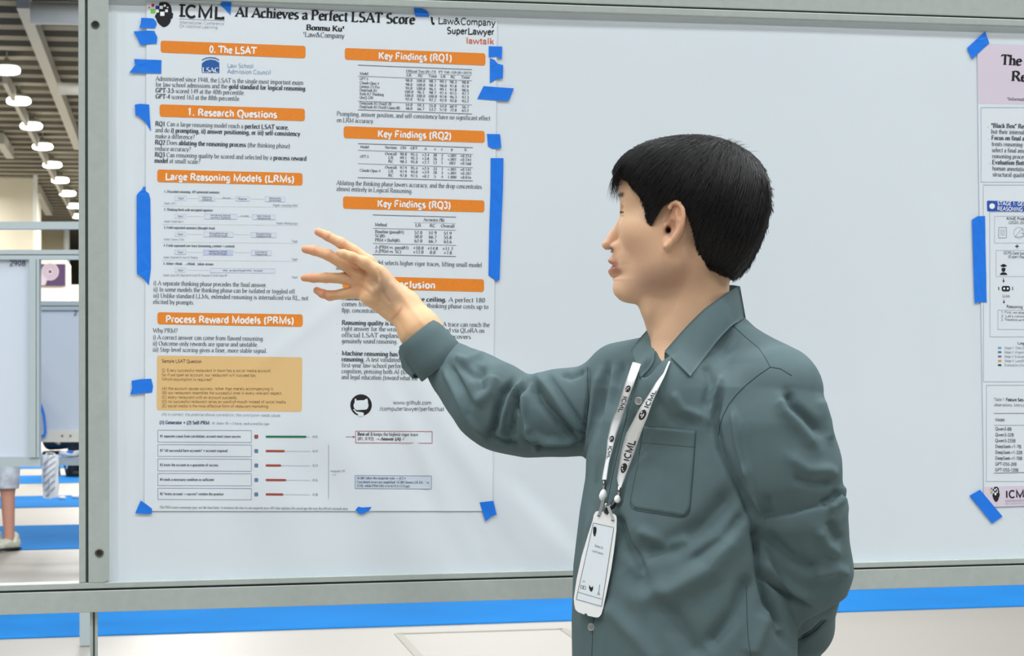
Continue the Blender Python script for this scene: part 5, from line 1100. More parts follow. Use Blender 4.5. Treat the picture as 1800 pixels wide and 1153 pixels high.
seam([(1402, 1126), (1420, 1118), (1436, 1107), (1452, 1090)], 1.6)
# pocket
def rr(tl_, tr_, br_, bl_, nx, ny):
    g = []
    for i in range(ny):
        v = i/(ny-1); a = np.array(tl_)*(1-v)+np.array(bl_)*v; b = np.array(tr_)*(1-v)+np.array(br_)*v
        sh = 0 if v < .86 else .10*((v-.86)/.14)**2
        g.append([tuple(a+(b-a)*(sh+(1-2*sh)*j/(nx-1))) for j in range(nx)])
    return g
pk, _ = drape(rr((1132, 749), (1223.6, 757), (1212, 909), (1104, 892), 16, 24), .0008, 'pocket', M_shirt, shirt, .0010)
for pts in ([(1129, 778), (1222, 786)],): seam(pts, .5, 'stitching', .0012, M_seam_shade, 14)['label'] = 'stitching line with crease shade in its colour'
seam([(1131, 752), (1120, 820), (1107, 884), (1110, 893), (1118, 897), (1196, 909), (1206, 907), (1212, 900), (1218, 830), (1223, 758)], .6, 'stitching', .0010, M_seam_shade, 50)
# placket, its hem and the buttons
seam([(1110, 700), (1094, 760), (1078, 830), (1064, 900), (1052, 980), (1044, 1060), (1040, 1153)], .8, 'placket_edge', .0004, M_seam_shade, 40)
pb = mat('button_grey', (150, 152, 148), rough=.35, spec=.6)
for (px, py) in ((1123.5, 705), (1040.5, 1102)):
    h, n = hit(px, py)
    if h is None: continue
    n = n/np.linalg.norm(n); n = n if n@(CAM-h) > 0 else -n; n = n*.6+(CAM-h)/np.linalg.norm(CAM-h)*.6; n /= np.linalg.norm(n)
    h = h+n*.0
    b = MB().lathe(h+n*.0005, n, [(.0052, 0), (.0058, .0008), (.0058, .0018), (.0050, .0024), (.0042, .0017), (.0002, .0016)], 22).build('button', pb, shirt, False)
    u = np.cross(n, UZ); u /= np.linalg.norm(u); v = np.cross(n, u); hm = MB()
    for a in (-1, 1):
        for c in (-1, 1): hm.lathe(h+n*.0021+u*a*.0014+v*c*.0014, n, [(.0007, 0), (.0006, .0004)], 8)
    hm.build('button_holes', M_black, b)['kind'] = 'stuff'
# collar leaves, stand and cuffs: lofted cloth with thickness
def loft(A_, B_, nm, m, n=18, k=7, thick=.0022, bulge=0.0, parent=None, above=False):
    A_ = [P(*p) for p in A_]; B_ = [P(*p) for p in B_]
    def rs(L):
        L = np.array(L); s = np.r_[0, np.cumsum(np.linalg.norm(np.diff(L, axis=0), axis=1))]; t = np.linspace(0, s[-1], n); return np.stack([np.interp(t, s, L[:, i]) for i in range(3)], 1)
    a, b = rs(A_), rs(B_); G_ = np.zeros((k, n, 3))
    for i in range(k):
        v = i/(k-1); G_[i] = a*(1-v)+b*v-FW*(bulge*math.sin(math.pi*v))[None] if False else a*(1-v)+b*v-FW[None]*(bulge*math.sin(math.pi*v))
    if above:
        Z_ = topx(G_.reshape(-1, 3)); dd_ = Z_[:, 2].copy()
        for t_ in range(len(Z_)):
            h, _n = hit(Z_[t_, 0], Z_[t_, 1])
            if h is not None: dd_[t_] = min(dd_[t_], (h-CAM)@FW-.0045)
        G_ = np.array([P(Z_[t_, 0], Z_[t_, 1], dd_[t_]) for t_ in range(len(Z_))]).reshape(G_.shape)
    for _ in range(2): G_[:, 1:-1] = G_[:, 1:-1]*.5+(G_[:, :-2]+G_[:, 2:])*.25
    V = G_.reshape(-1, 3); q = np.zeros_like(G_); du = np.gradient(G_, axis=1); dv = np.gradient(G_, axis=0); nr = np.cross(du, dv); nr /= np.linalg.norm(nr, axis=2)[..., None]+1e-9
    if (nr*(CAM-G_)).sum() < 0: nr = -nr
    V2 = (G_-nr*thick).reshape(-1, 3); N0 = len(V); VV = np.concatenate([V, V2]); F = []
    for i in range(k-1):
        for j in range(n-1):
            c = i*n+j; F.append((c, c+1, c+n+1, c+n)); F.append((N0+c, N0+c+n, N0+c+n+1, N0+c+1))
    B_ = [i*n for i in range(k)]+[(k-1)*n+j for j in range(1, n)]+[i*n+n-1 for i in range(k-2, -1, -1)]+[j for j in range(n-2, 0, -1)]
    for i in range(len(B_)): c, d = B_[i], B_[(i+1) % len(B_)]; F.append((d, c, c+N0, d+N0))
    return obj(nm, VV, F, m, parent or shirt, True)
cl = loft([(1168, 617, 2.915), (1206, 574, 2.918), (1237, 543, 2.925), (1274, 517, 2.955), (1297, 503.5, 3.03)], [(1213.5, 661, 2.870), (1237, 630, 2.895), (1264, 595, 2.915), (1287, 571.5, 2.945), (1308, 560, 3.00)], 'collar', M_shirt, 26, 12, .0025, .004, None, True)
loft([(1298, 503.5, 3.03), (1288, 501.5, 3.06), (1274, 501, 3.09), (1258, 503, 3.10)], [(1308, 560, 3.02), (1296, 566, 3.07), (1274, 570, 3.10), (1250, 570, 3.11)], 'collar', M_shirt, 14, 6, .0025, .0)
loft([(1296, 505, 3.032), (1274, 518, 2.982), (1237, 545, 2.953), (1206, 576, 2.945), (1168, 620, 2.935)], [(1290, 560, 3.02), (1268, 580, 2.975), (1240, 610, 2.95), (1210, 640, 2.94), (1168, 680, 2.915)], 'collar_stand', M_shirt, 16, 6, .002, 0)
loft([(1149, 569, 3.045), (1140, 577, 3.03), (1130, 588, 3.02), (1120, 600, 3.00), (1109, 616, 2.985)], [(1151, 606, 2.99), (1151, 618, 2.965), (1149, 636, 2.945), (1140, 650, 2.935), (1126, 663, 2.925)], 'collar', M_shirt, 18, 9, .0025, .003, None, True)
loft([(1150, 573, 3.05), (1153, 600, 3.02), (1152, 630, 2.98), (1146, 655, 2.95)], [(1128, 590, 3.05), (1124, 620, 3.03), (1124, 650, 2.99), (1122, 672, 2.96)], 'collar_stand', M_shirt, 10, 5, .002, 0)
def cuff(rings, nm, m, parent, seg=44, wall=.0032, lip=0):
    """rings: (px, py, depth, radius, flatten) along the arm; tube with inner wall"""
    C_ = [P(*r[:3]) for r in rings]; ax = C_[-1]-C_[0]; ax /= np.linalg.norm(ax); u = np.cross(ax, FW); u /= np.linalg.norm(u); v = np.cross(ax, u); V = []; F = []; n = seg; R_ = len(rings)
    for w in (0, 1):
        for c, r in zip(C_, rings):
            for k in range(n):
                a = 2*math.pi*k/n; rad = r[3]-w*wall+.0006*math.sin(3*a+1); V.append(c+rad*(math.cos(a)*u+math.sin(a)*v*r[4]))
    for i in range(R_-1):
        for k in range(n):
            k2 = (k+1) % n; F.append((i*n+k, i*n+k2, (i+1)*n+k2, (i+1)*n+k)); o = R_*n; F.append((o+i*n+k, o+(i+1)*n+k, o+(i+1)*n+k2, o+i*n+k2))
    for i in (0, R_-1):
        for k in range(n): k2 = (k+1) % n; o = R_*n; F.append((i*n+k, o+i*n+k, o+i*n+k2, i*n+k2))
    return obj(nm, V, F, m, parent, True)
cf = cuff([(732, 585, 3.238, .0350, .85), (733, 586, 3.238, .0368, .85), (744, 600, 3.238, .0392, .88), (762, 622, 3.238, .0412, .96), (777, 641, 3.238, .0428, 1.02), (778, 642.4, 3.238, .0410, 1.02)], 'cuff', M_shirt, shirt)
cf['label'] = 'turned-back cuff of the raised sleeve'
cuff([(722, 606, 3.275, .022, 1), (724, 608, 3.275, .025, 1), (736, 632, 3.27, .030, 1), (748, 650, 3.262, .026, 1)], 'cuff_flap', M_shirt, shirt)
c2 = cuff([(1390, 1160, 3.10, .034, .9), (1391, 1158, 3.10, .036, .9), (1398, 1142, 3.08, .0375, .9), (1404, 1124, 3.06, .040, .9), (1404.5, 1122, 3.06, .038, .9)], 'cuff', M_shirt, shirt)
# trousers and shoes below the frame so that he stands on the floor
def legs_sdf(p):
    d = None
    for s in (-1, 1):
        b = P(1200, 1250, 3.0)+LD*s*.085; e = cone(p, b, (b[0], b[1], .50), .098, .078); e = smin(e, cone(p, (b[0], b[1], .50), (b[0], b[1], .07), .078, .062), .03); d = e if d is None else smin(d, e, .03)
    hipc = P(1200, 1215, 3.0); h = ell(p, hipc-UZ*.03, (.175, .175, .14)); q = p-hipc; l = q@LD; f = q@FD
    h = ((np.abs(l)/.165)**2.3+(np.abs(f)/.112)**2.3+1e-9)**(1/2.3); h = smax((h-1)*.112, np.abs(q[:, 2]+.02)-.10, .02)
    return smax(smin(d, h, .04), .03-p[:, 2], .004)
lV, lF = sdf_mesh(legs_sdf, (oc[0]-.36, oc[1]-.36, .0), (oc[0]+.36, oc[1]+.36, .99), .009, 1)
obj('trousers', lV, lF, mat('dark_trousers', (38, 40, 46), rough=.85), man, True)
for s in (-1, 1):
    b = P(1200, 1250, 3.0)+LD*s*.085; b = np.array([b[0], b[1], 0])
    def shoe(p, b=b): return smax(smin(ecap(p, b-FD*.05+UZ*.045, b+FD*.15+UZ*.035, .045, .040, LD, 1.0), cone(p, b+UZ*.05, b+UZ*.10, .046, .040), .02), .002-p[:, 2], .003)
    v_, f_ = sdf_mesh(shoe, b-[.25, .25, .0], b+[.25, .25, .16], .006, 1); obj('shoe', v_, f_, M_black, man, True)
# ------------------------------------------------------------------ lanyard
lan = empty('lanyard', P(1080, 800, 2.9)); tag(lan, "white printed neck strap hanging down the man's chest with metal clips", 'lanyard')
M_strap = mat('strap_white', (244, 246, 248), rough=.45, sheen=.2)
M_steel = mat('clip_steel', (176, 176, 170), rough=.25, metal=.9)
def strap(Lp, Rp, prints, lift=.0085, n=44):
    L_ = lerp_line(Lp, n); R_ = lerp_line(Rp, n); g = [[tuple(L_[i]*(1-u)+R_[i]*u) for u in (0, .25, .5, .75, 1)] for i in range(n)]
    D = np.full((n, 5), np.nan)
    for i in range(n):
        for j in range(5):
            h, _ = hit(*g[i][j])
            if h is not None: D[i, j] = (h-CAM)@FW
    col = np.nanmin(D, 1); col = np.interp(range(n), np.nonzero(~np.isnan(col))[0], col[~np.isnan(col)])
    till = np.nanmean(D[:, 4]-D[:, 0]); till = 0 if np.isnan(till) else np.clip(till, -.006, .006)
    k = np.ones(9)/9; cs_ = np.convolve(np.pad(col, 4, 'edge'), k, 'valid'); cs_ = np.minimum(cs_, col+.001)-lift*np.clip(np.arange(n)/(n*.12)-.1, -.1, 1)
    G_ = np.array([[P(*g[i][j], cs_[i]+till*(j/4-.5)) for j in range(5)] for i in range(n)])
    V = G_.reshape(-1, 3); N0 = len(V); VV = np.concatenate([V, V+FW*.0009]); F = []
    for i in range(n-1):
        for j in range(4):
            c = i*5+j; F.append((c, c+5, c+6, c+1)); F.append((N0+c, N0+c+1, N0+c+6, N0+c+5))
    for i in range(n-1):
        for j in (0, 4): c = i*5+j; F.append((c, c+5, c+5+N0, c+N0))
    s = obj('strap', VV, F, M_strap, lan, True)
    def at(u, v):
        y = np.clip(v, 0, .9999)*(n-1); i = y.astype(int); f = (y-i)[:, None]; x = np.clip(u, 0, .9999)*4; j = x.astype(int); h = (x-j)[:, None]
        return (G_[i, j]*(1-f)*(1-h)+G_[i+1, j]*f*(1-h)+G_[i, j+1]*(1-f)*h+G_[i+1, j+1]*f*h)-FW*.0007
    for kind, v0, v1, up in prints:
        if kind == 'T':
            V_, F_, adv = layout('ICML', 'sans', .9); V_ = np.array(V_); t = V_[:, 0]/adv; hgt = V_[:, 1]/.66
            if up: u = .80-.50*hgt; v = v1+(v0-v1)*t
            else: u = .28+.50*hgt; v = v0+(v1-v0)*t
            obj('lettering', at(u, v), F_, M_ink, s)
            V_, F_, adv = layout('International Conference', 'sans', 0); V_ = np.array(V_); t = V_[:, 0]/adv; hgt = V_[:, 1]
            u, v = (.93-.10*hgt, v1+(v0-v1)*t) if up else (.10+.10*hgt, v0+(v1-v0)*t); obj('lettering', at(u, v), F_, M_ink3, s)['kind'] = 'stuff'
        else:
            a = np.array([(-.5, -.1), (-.42, .35), (-.1, .5), (.25, .45), (.48, .2), (.5, -.15), (.3, -.4), (0, -.52), (-.3, -.42)]) if False else np.array([(.5*math.cos(t), .5*math.sin(t)*(1.15 if math.sin(t) < 0 else 1)) for t in np.linspace(0, 6.28, 15)[:-1]])
            u = .52+a[:, 0]*.62; v = (v0+v1)/2+(a[:, 1] if up else -a[:, 1])*(v1-v0)*-1
            fs = [tuple(range(len(a)))]; e = obj('emblem', at(u, v), fs, M_ink, s)
            q = []; f2 = []
            for (x, y, r) in ((-.2, -.1, .09), (.02, -.26, .08), (-.28, .18, .09), (.1, .0, .06)):
                b = len(q); q += [(x-r, y-r), (x+r, y-r), (x+r, y+r), (x-r, y+r)]; f2.append((b, b+1, b+2, b+3))
            q = np.array(q); obj('emblem_squares', at(.52+q[:, 0]*.62, (v0+v1)/2+(q[:, 1] if up else -q[:, 1])*(v1-v0)*-1)-FW*.0003, f2, M_wprint, e)['kind'] = 'stuff'
    return s
strap([(1112, 636), (1104, 660), (1097, 680), (1086.7, 714), (1074.3, 743), (1067.7, 773.6), (1065.7, 802), (1061, 825), (1058, 843)], [(1127, 640), (1122, 653.4), (1114.4, 674), (1103, 705), (1093.4, 735.4), (1083.9, 762), (1078, 785), (1070.5, 811.7), (1066, 843)],
      [('E', .20, .255, False), ('T', .29, .43, False), ('E', .635, .685, False), ('T', .715, .825, False)])
strap([(1175.6, 634), (1166.4, 656), (1154.4, 670.5), (1139, 695), (1124, 718), (1112.5, 741), (1101, 762), (1093.4, 789), (1088.6, 815.5), (1084.5, 842), (1088, 857)], [(1178.4, 635), (1168.6, 660), (1158, 682), (1146.8, 706.8), (1137, 735.4), (1127.7, 758), (1120, 781), (1110.6, 808), (1103, 827), (1097, 844), (1091.5, 857)],
      [('T', .24, .385, True), ('E', .40, .475, True), ('T', .64, .80, True), ('E', .815, .885, True)])
def sd(px, py, df=2.9):
    h, _ = hit(px, py); return (h-CAM)@FW if h is not None else df
d1 = sd(1062, 850)-.006; d2 = sd(1088, 862)-.006
MB().tube([P(1062, 842, d1), P(1061.5, 864, d1)], .0022, 10).build('clip', M_steel, lan, True)
MB().tube([P(1088.5, 855, d2), P(1087.5, 874, d2)], .0022, 10).build('clip', M_steel, lan, True)
wb = mat('plastic_white', (238, 240, 240), rough=.3)
MB().lathe(P(1059.5, 881, d1-.002), UZ+AX*.1, [(.002, 0), (.0052, .0035), (.0062, .008), (.0048, .013), (.0022, .017)], 16).build('bead', wb, lan, True)
MB().lathe(P(1084.6, 884, d2-.002), UZ+AX*.1, [(.002, 0), (.0042, .002), (.0048, .005), (.0038, .009), (.0018, .011)], 16).build('bead', wb, lan, True)
MB().tube([P(1084, 876, d2+.002), P(1076, 890, d2-.001), P(1070, 893, d2-.002), (P(1065, 903, d2-.003))], [.003, .0042, .0046, .0035], 10).build('swivel_hook', mat('hook_black', (30, 30, 34), rough=.25), lan, True)
MB().lathe(P(1065.4, 888, d2-.006), -FW, [(.0028, 0), (.0028, .002), (.0015, .003)], 14).build('rivet', M_steel, lan, True)
# badge
dB = sd(1084, 960)
def bd(x): return dB-.010+(1086-x)*.00075
bdg = empty('name_badge', P(1046, 990, bd(1046))); tag(bdg, "white name badge card hanging tilted at the bottom of the man's lanyard", 'badge')
bz = lambda x, y: (1000+x/4.433, 860+y/4.433)
out = [(208, 175), (232, 168), (290, 178), (296, 186), (312, 188), (316, 182), (352, 192), (368, 206), (373, 232), (370, 320), (352, 470), (330, 620), (300, 770), (266, 930), (252, 975), (232, 997), (205, 998), (146, 984), (140, 970), (124, 966), (120, 976), (70, 956), (50, 936), (42, 900), (38, 850), (60, 700), (100, 520), (150, 350), (186, 240), (194, 200)]
def bpt(x, y, l=0): q = bz(x, y); return P(q[0], q[1], bd(q[0])-l)
V = [bpt(x, y, .0012) for x, y in out]+[bpt(x, y, -.0012) for x, y in out]; n = len(out)
tr = tessellate_polygon([[Vector((x, y, 0)) for x, y in out]])
F = [tuple(t) for t in tr]+[tuple(i+n for i in reversed(t)) for t in tr]+[(i, (i+1) % n, (i+1) % n+n, i+n) for i in range(n)]
obj('holder', V, F, wb, bdg)
def bpoly(L, nm, m, l=.0020):
    tr = tessellate_polygon([[Vector((x, y, 0)) for x, y in L]]); return obj(nm, [bpt(x, y, l) for x, y in L], [tuple(t) for t in tr], m, bdg)
bpoly([(190, 262), (349, 298), (348, 320), (254, 912), (230, 914), (60, 858), (56, 840), (182, 268)], 'card', mat('card_face', (226, 234, 240), rough=.35), .0016)
V = []; F = []
def bline(x0, y0, x1, y1, w):
    d = np.array([x1-x0, y1-y0]); nrm = np.array([-d[1], d[0]])/np.hypot(*d)*w/2; b = len(V)
    for p, s_ in (((x0, y0), 1), ((x1, y1), 1), ((x1, y1), -1), ((x0, y0), -1)): V.append(bpt(p[0]+nrm[0]*s_, p[1]+nrm[1]*s_, .0021))
    F.append((b, b+1, b+2, b+3))
for s_ in ((190, 262, 349, 298), (349, 298, 254, 912), (254, 912, 56, 856), (56, 856, 190, 262), (66, 800, 256, 856)): bline(*s_, 2.6)
obj('card_outline', V, F, M_ink, bdg)['kind'] = 'stuff'
def btext(t, x0, y0, x1, y1, em, m, font='serif', wt=.1):
    V_, F_, adv = layout(t, font, wt); V_ = np.array(V_); d = np.array([x1-x0, y1-y0]); nn = np.array([.28, -1.0])
    Q = np.array([x0, y0])+V_[:, :1]/adv*d+V_[:, 1:]*em*nn; o = obj('lettering', [bpt(*q, .0021) for q in Q], F_, m, bdg); o['kind'] = 'stuff'
btext('Bonmu Ku', 198, 446, 264, 466, 30, M_ink3); btext('Law&Company', 178, 486, 264, 510, 26, M_ink3)
bpoly([(190, 296), (204, 290), (215, 300), (214, 330), (204, 368), (196, 366), (188, 340)], 'emblem', M_ink, .0021)
bpoly([(158, 742), (166, 758), (176, 766), (188, 752), (188, 778), (176, 800), (164, 790), (156, 768)], 'emblem', M_ink, .0021)
V = []; F = []
for s_ in ((92, 748, 108, 752), (92, 748, 90, 766), (108, 752, 108, 772), (88, 768, 110, 776), (114, 752, 130, 756), (114, 752, 112, 772), (130, 756, 130, 776), (112, 776, 132, 780), (106, 722, 116, 712), (116, 712, 126, 722), (240, 742, 232, 800), (232, 800, 222, 818), (232, 800, 240, 822), (222, 818, 240, 822)): bline(*s_, 3)
obj('pictogram', V, F, M_ink2, bdg)['kind'] = 'stuff'
for (x0, y0, x1, y1) in ((268, 78, 236, 205), (305, 130, 345, 240)):
    a, b = bz(x0, y0), bz(x1, y1); A_ = P(*a, bd(a[0])-.004); B_ = P(*b, bd(b[0])-.003); w = AX*.0022
    MB().add([A_-w, A_+w, B_+w, B_-w, A_-w-FW*.0012, A_+w-FW*.0012, B_+w-FW*.0012, B_-w-FW*.0012], [(0, 1, 2, 3), (7, 6, 5, 4), (0, 4, 5, 1), (1, 5, 6, 2), (2, 6, 7, 3), (3, 7, 4, 0)]).build('holder_strap', mat('clear_strap', (168, 172, 170), rough=.3), bdg)
    q = bpt(x1, y1, .0016); MB().obox(q, AX*.0028, FW*.0006, UZ*.0012).build('slot', M_black, bdg)

# ------------------------------------------------------------------ farther boards
def quadpx(pts, depth, thick, name, m, parent=None, back=1):
    """plate standing at a given depth, its outline taken in the picture, real thickness behind it"""
    A_ = [P(x, y, depth) for x, y in pts]; n = len(A_); B_ = [a+CX*thick for a in A_]
    return MB().add(A_+B_, [tuple(range(n))]+[tuple(range(2*n-1, n-1, -1))]+[(i, i+n, (i+1) % n+n, (i+1) % n) for i in range(n)]).build(name, m, parent)
def bar(x0, y0, x1, y1, d, th, nm, m, parent): return quadpx([(x0, y0), (x1, y0), (x1, y1), (x0, y1)], d, th, nm, m, parent)
M_aluf = mat('aluminium_far', (176, 188, 192), rough=.5, metal=.2)
b2 = empty('display_board', (P(-60, 690, 10.4)[0], P(-60, 690, 10.4)[1], 0)); tag(b2, 'blank white display board numbered 2908 at the left edge, behind the near board frame', 'display board')
quadpx([(-330, 453), (53, 456), (53, 806), (-330, 806)], 10.42, .03, 'panel', M_cover_dimmed, b2)
bar(-345, 439, 150, 447, 10.40, .05, 'top_rail', M_aluf, b2); bar(-345, 448.6, 150, 456, 10.40, .05, 'top_rail', M_aluf, b2); bar(-345, 447, 150, 448.6, 10.41, .04, 'slot', M_alud, b2)
bar(-345, 389.5, 150, 402.5, 10.42, .05, 'crossbeam', M_aluf, b2)
bar(-345, 803, 71, 820, 10.40, .05, 'bottom_rail', M_aluf, b2); bar(51, 455, 63, 804, 10.39, .05, 'upright', M_aluf, b2); bar(64.2, 455, 68.5, 804, 10.39, .05, 'upright', M_aluf, b2); bar(62.6, 455, 64.6, 804, 10.40, .04, 'slot', M_alud, b2)
for x in (-345, 150):
    a = P(x, 690, 10.45); MB().box((a[0]-.03, a[1]-.03, .009), (a[0]+.03, a[1]+.03, P(x, 388, 10.4)[2])).build('leg', M_aluf, b2)
V_, F_, adv = layout('2908', 'sans', .5); V_ = np.array(V_); obj('number_lettering', [P(16.5+v[0]/adv*29, 466.6-v[1]*13, 10.415) for v in V_], F_, mat('number_ink', (60, 66, 92)), b2)
b3 = empty('display_board', (P(120, 690, 17)[0], P(120, 690, 17)[1], 0)); tag(b3, 'farther blank white display board seen in the gap right of the numbered board', 'display board')
quadpx([(-160, 544), (230, 544), (230, 758), (-160, 758)], 17.02, .04, 'panel', M_cover_dimmed, b3)
bar(-170, 529, 240, 537, 17, .06, 'top_rail', M_aluf, b3); bar(-170, 538.5, 240, 545, 17, .06, 'top_rail', M_aluf, b3); bar(-170, 537, 240, 538.6, 17.02, .04, 'slot', M_alud, b3)
bar(-170, 757, 240, 777, 17, .06, 'bottom_rail', mat('rail_cream', (216, 214, 204), rough=.5), b3); bar(-170, 803, 240, 818, 17.1, .05, 'crossbar', M_aluf, b3)
for x in (109.5, 124):
    MB().lathe(P(x, 766, 17), -CX, [(.011, 0), (.009, .006)], 10).build('bolt', M_steel, b3)
for x in (-168, 243):
    a = P(x, 690, 17.03); MB().box((a[0]-.03, a[1]-.03, .009), (a[0]+.03, a[1]+.03, P(x, 528, 17)[2])).build('leg', M_aluf, b3)
V_, F_, adv = layout('2', 'sans', .5); V_ = np.array(V_); obj('number_lettering', [P(129.5+v[0]/adv*6, 553.6-v[1]*11, 17.01) for v in V_], F_, mat('number_ink', (60, 66, 92)), b3)
pt = [(70, 704), (74, 712), (78.5, 728), (80.5, 746), (81.5, 760), (79, 769), (71, 769), (71, 766), (77, 762), (77, 748), (74.5, 730), (70, 716)]
q = quadpx(pt, 16.97, .004, 'tape_strip', M_tape); tag(q, 'curved blue tape on the farther board beside its left upright', 'tape')
# white bag hanging on the far crossbar
bag = empty('plastic_bag', P(88, 840, 16.9)); tag(bag, 'white printed plastic bag hanging on the crossbar under the farther board', 'bag')
nx, ny = 12, 22; u, v = np.meshgrid(np.linspace(0, 1, nx), np.linspace(0, 1, ny)); V = []
for s_ in (0, 1):
    for i in range(ny):
        for j in range(nx):
            uu, vv = u[i, j], v[i, j]; x = 73+30*uu+(2.5*vv if uu < .5 else -1.5*max(0, vv-.7)*4)+math.sin(vv*9)*.5; y = 799+vv*(78-6*abs(uu-.4))
            bulge = .05*math.sin(math.pi*uu)*math.sin(math.pi*min(1, vv*.9+.08)); V.append(P(x, y, 16.93)-CX*(bulge+.008*math.sin(uu*14+vv*9))*(1 if s_ == 0 else -1))
F = []
for s_ in (0, 1):
    for i in range(ny-1):
        for j in range(nx-1): c = s_*nx*ny+i*nx+j; F.append((c, c+1, c+nx+1, c+nx))
m_bag = mat('bag_plastic', (236, 238, 240), rough=.4); bb = obj('bag_body', V, F, m_bag, bag, True)
V2 = []; F2 = []
for r_ in range(6):
    for t in np.linspace(0, 1, 6):
        for w in (0, .05): uu = .12+.72*t; vv = min(.97, max(.03, .20+r_*.15-.22*t+w)); i = vv*(ny-1); j = uu*(nx-1); ii, jj = int(i), int(j); V2.append(V[ii*nx+jj]*(1-(i-ii))*(1-(j-jj))+V[min(ii+1, ny-1)*nx+jj]*(i-ii)*(1-(j-jj))+V[ii*nx+jj+1]*(1-(i-ii))*(j-jj)+V[min(ii+1, ny-1)*nx+jj+1]*(i-ii)*(j-jj)-CX*.006)
    for k_ in range(5): b = r_*12+k_*2; F2.append((b, b+1, b+3, b+2))
obj('bag_print', V2, F2, mat('bag_grey', (176, 184, 196)), bag)
MB().tube([P(80, 800, 16.93), P(82, 797, 17.05), P(86, 796, 17.14), P(95, 797, 17.05), P(97, 800, 16.93)], .006, 6).build('handle', m_bag, bag, True)
# parking sign on the far wall
_a, _b = P(-120, 690, 80), P(118, 690, 80); _c0 = (_a+_b)/2+np.array([0, HD[1]*2, 0])-HD*2
def PW(x, y, l): r_ = ray(x, y); return CAM+r_*(((_c0-CAM)@HD)/(r_@HD))-HD*l
def wallplate(pts, t0, t1, nm, m): A_ = [PW(x, y, t1) for x, y in pts]; B_ = [PW(x, y, t0) for x, y in pts]; n = len(pts); return MB().add(A_+B_, [tuple(range(n)), tuple(range(2*n-1, n-1, -1))]+[(i, i+n, (i+1) % n+n, (i+1) % n) for i in range(n)]).build(nm, m)
sg = wallplate([(70, 464.5), (115, 464.5), (115, 502.5), (70, 502.5)], 0, .15, 'parking_sign', mat('sign_purple', (58, 30, 74), rough=.6)); tag(sg, 'square purple sign with a big pale letter P on the far wall', 'sign')
def ring(cx, cy, r0, r1, nm, c, l, a0=0, a1=6.2832):
    V = []; F = []; n = 28
    for k in range(n+1):
        a = a0+(a1-a0)*k/n
        for r in (r0, r1): V.append(PW(cx+r*math.cos(a), cy+r*math.sin(a), .17+l))
    for k in range(n): F.append((2*k, 2*k+1, 2*k+3, 2*k+2))
    return obj(nm, V, F, mat(nm+'_paint', c), sg)
ring(88.5, 478, .01, 15.4, 'letter_bowl', (168, 156, 166), 0); ring(88.5, 478, 11, 12, 'letter_line', (120, 100, 128), .02); ring(88.5, 478, 7, 8, 'letter_line', (120, 100, 128), .02); ring(88.5, 478, .01, 2.6, 'letter_dot', (40, 26, 50), .02)
obj('letter_stem', [PW(x, y, .18) for x, y in ((73.4, 474), (79, 470), (84, 490), (80, 502), (72.6, 502))], [(0, 1, 2, 3, 4)], mat('letter_bowl_paint', (168, 156, 166)), sg)
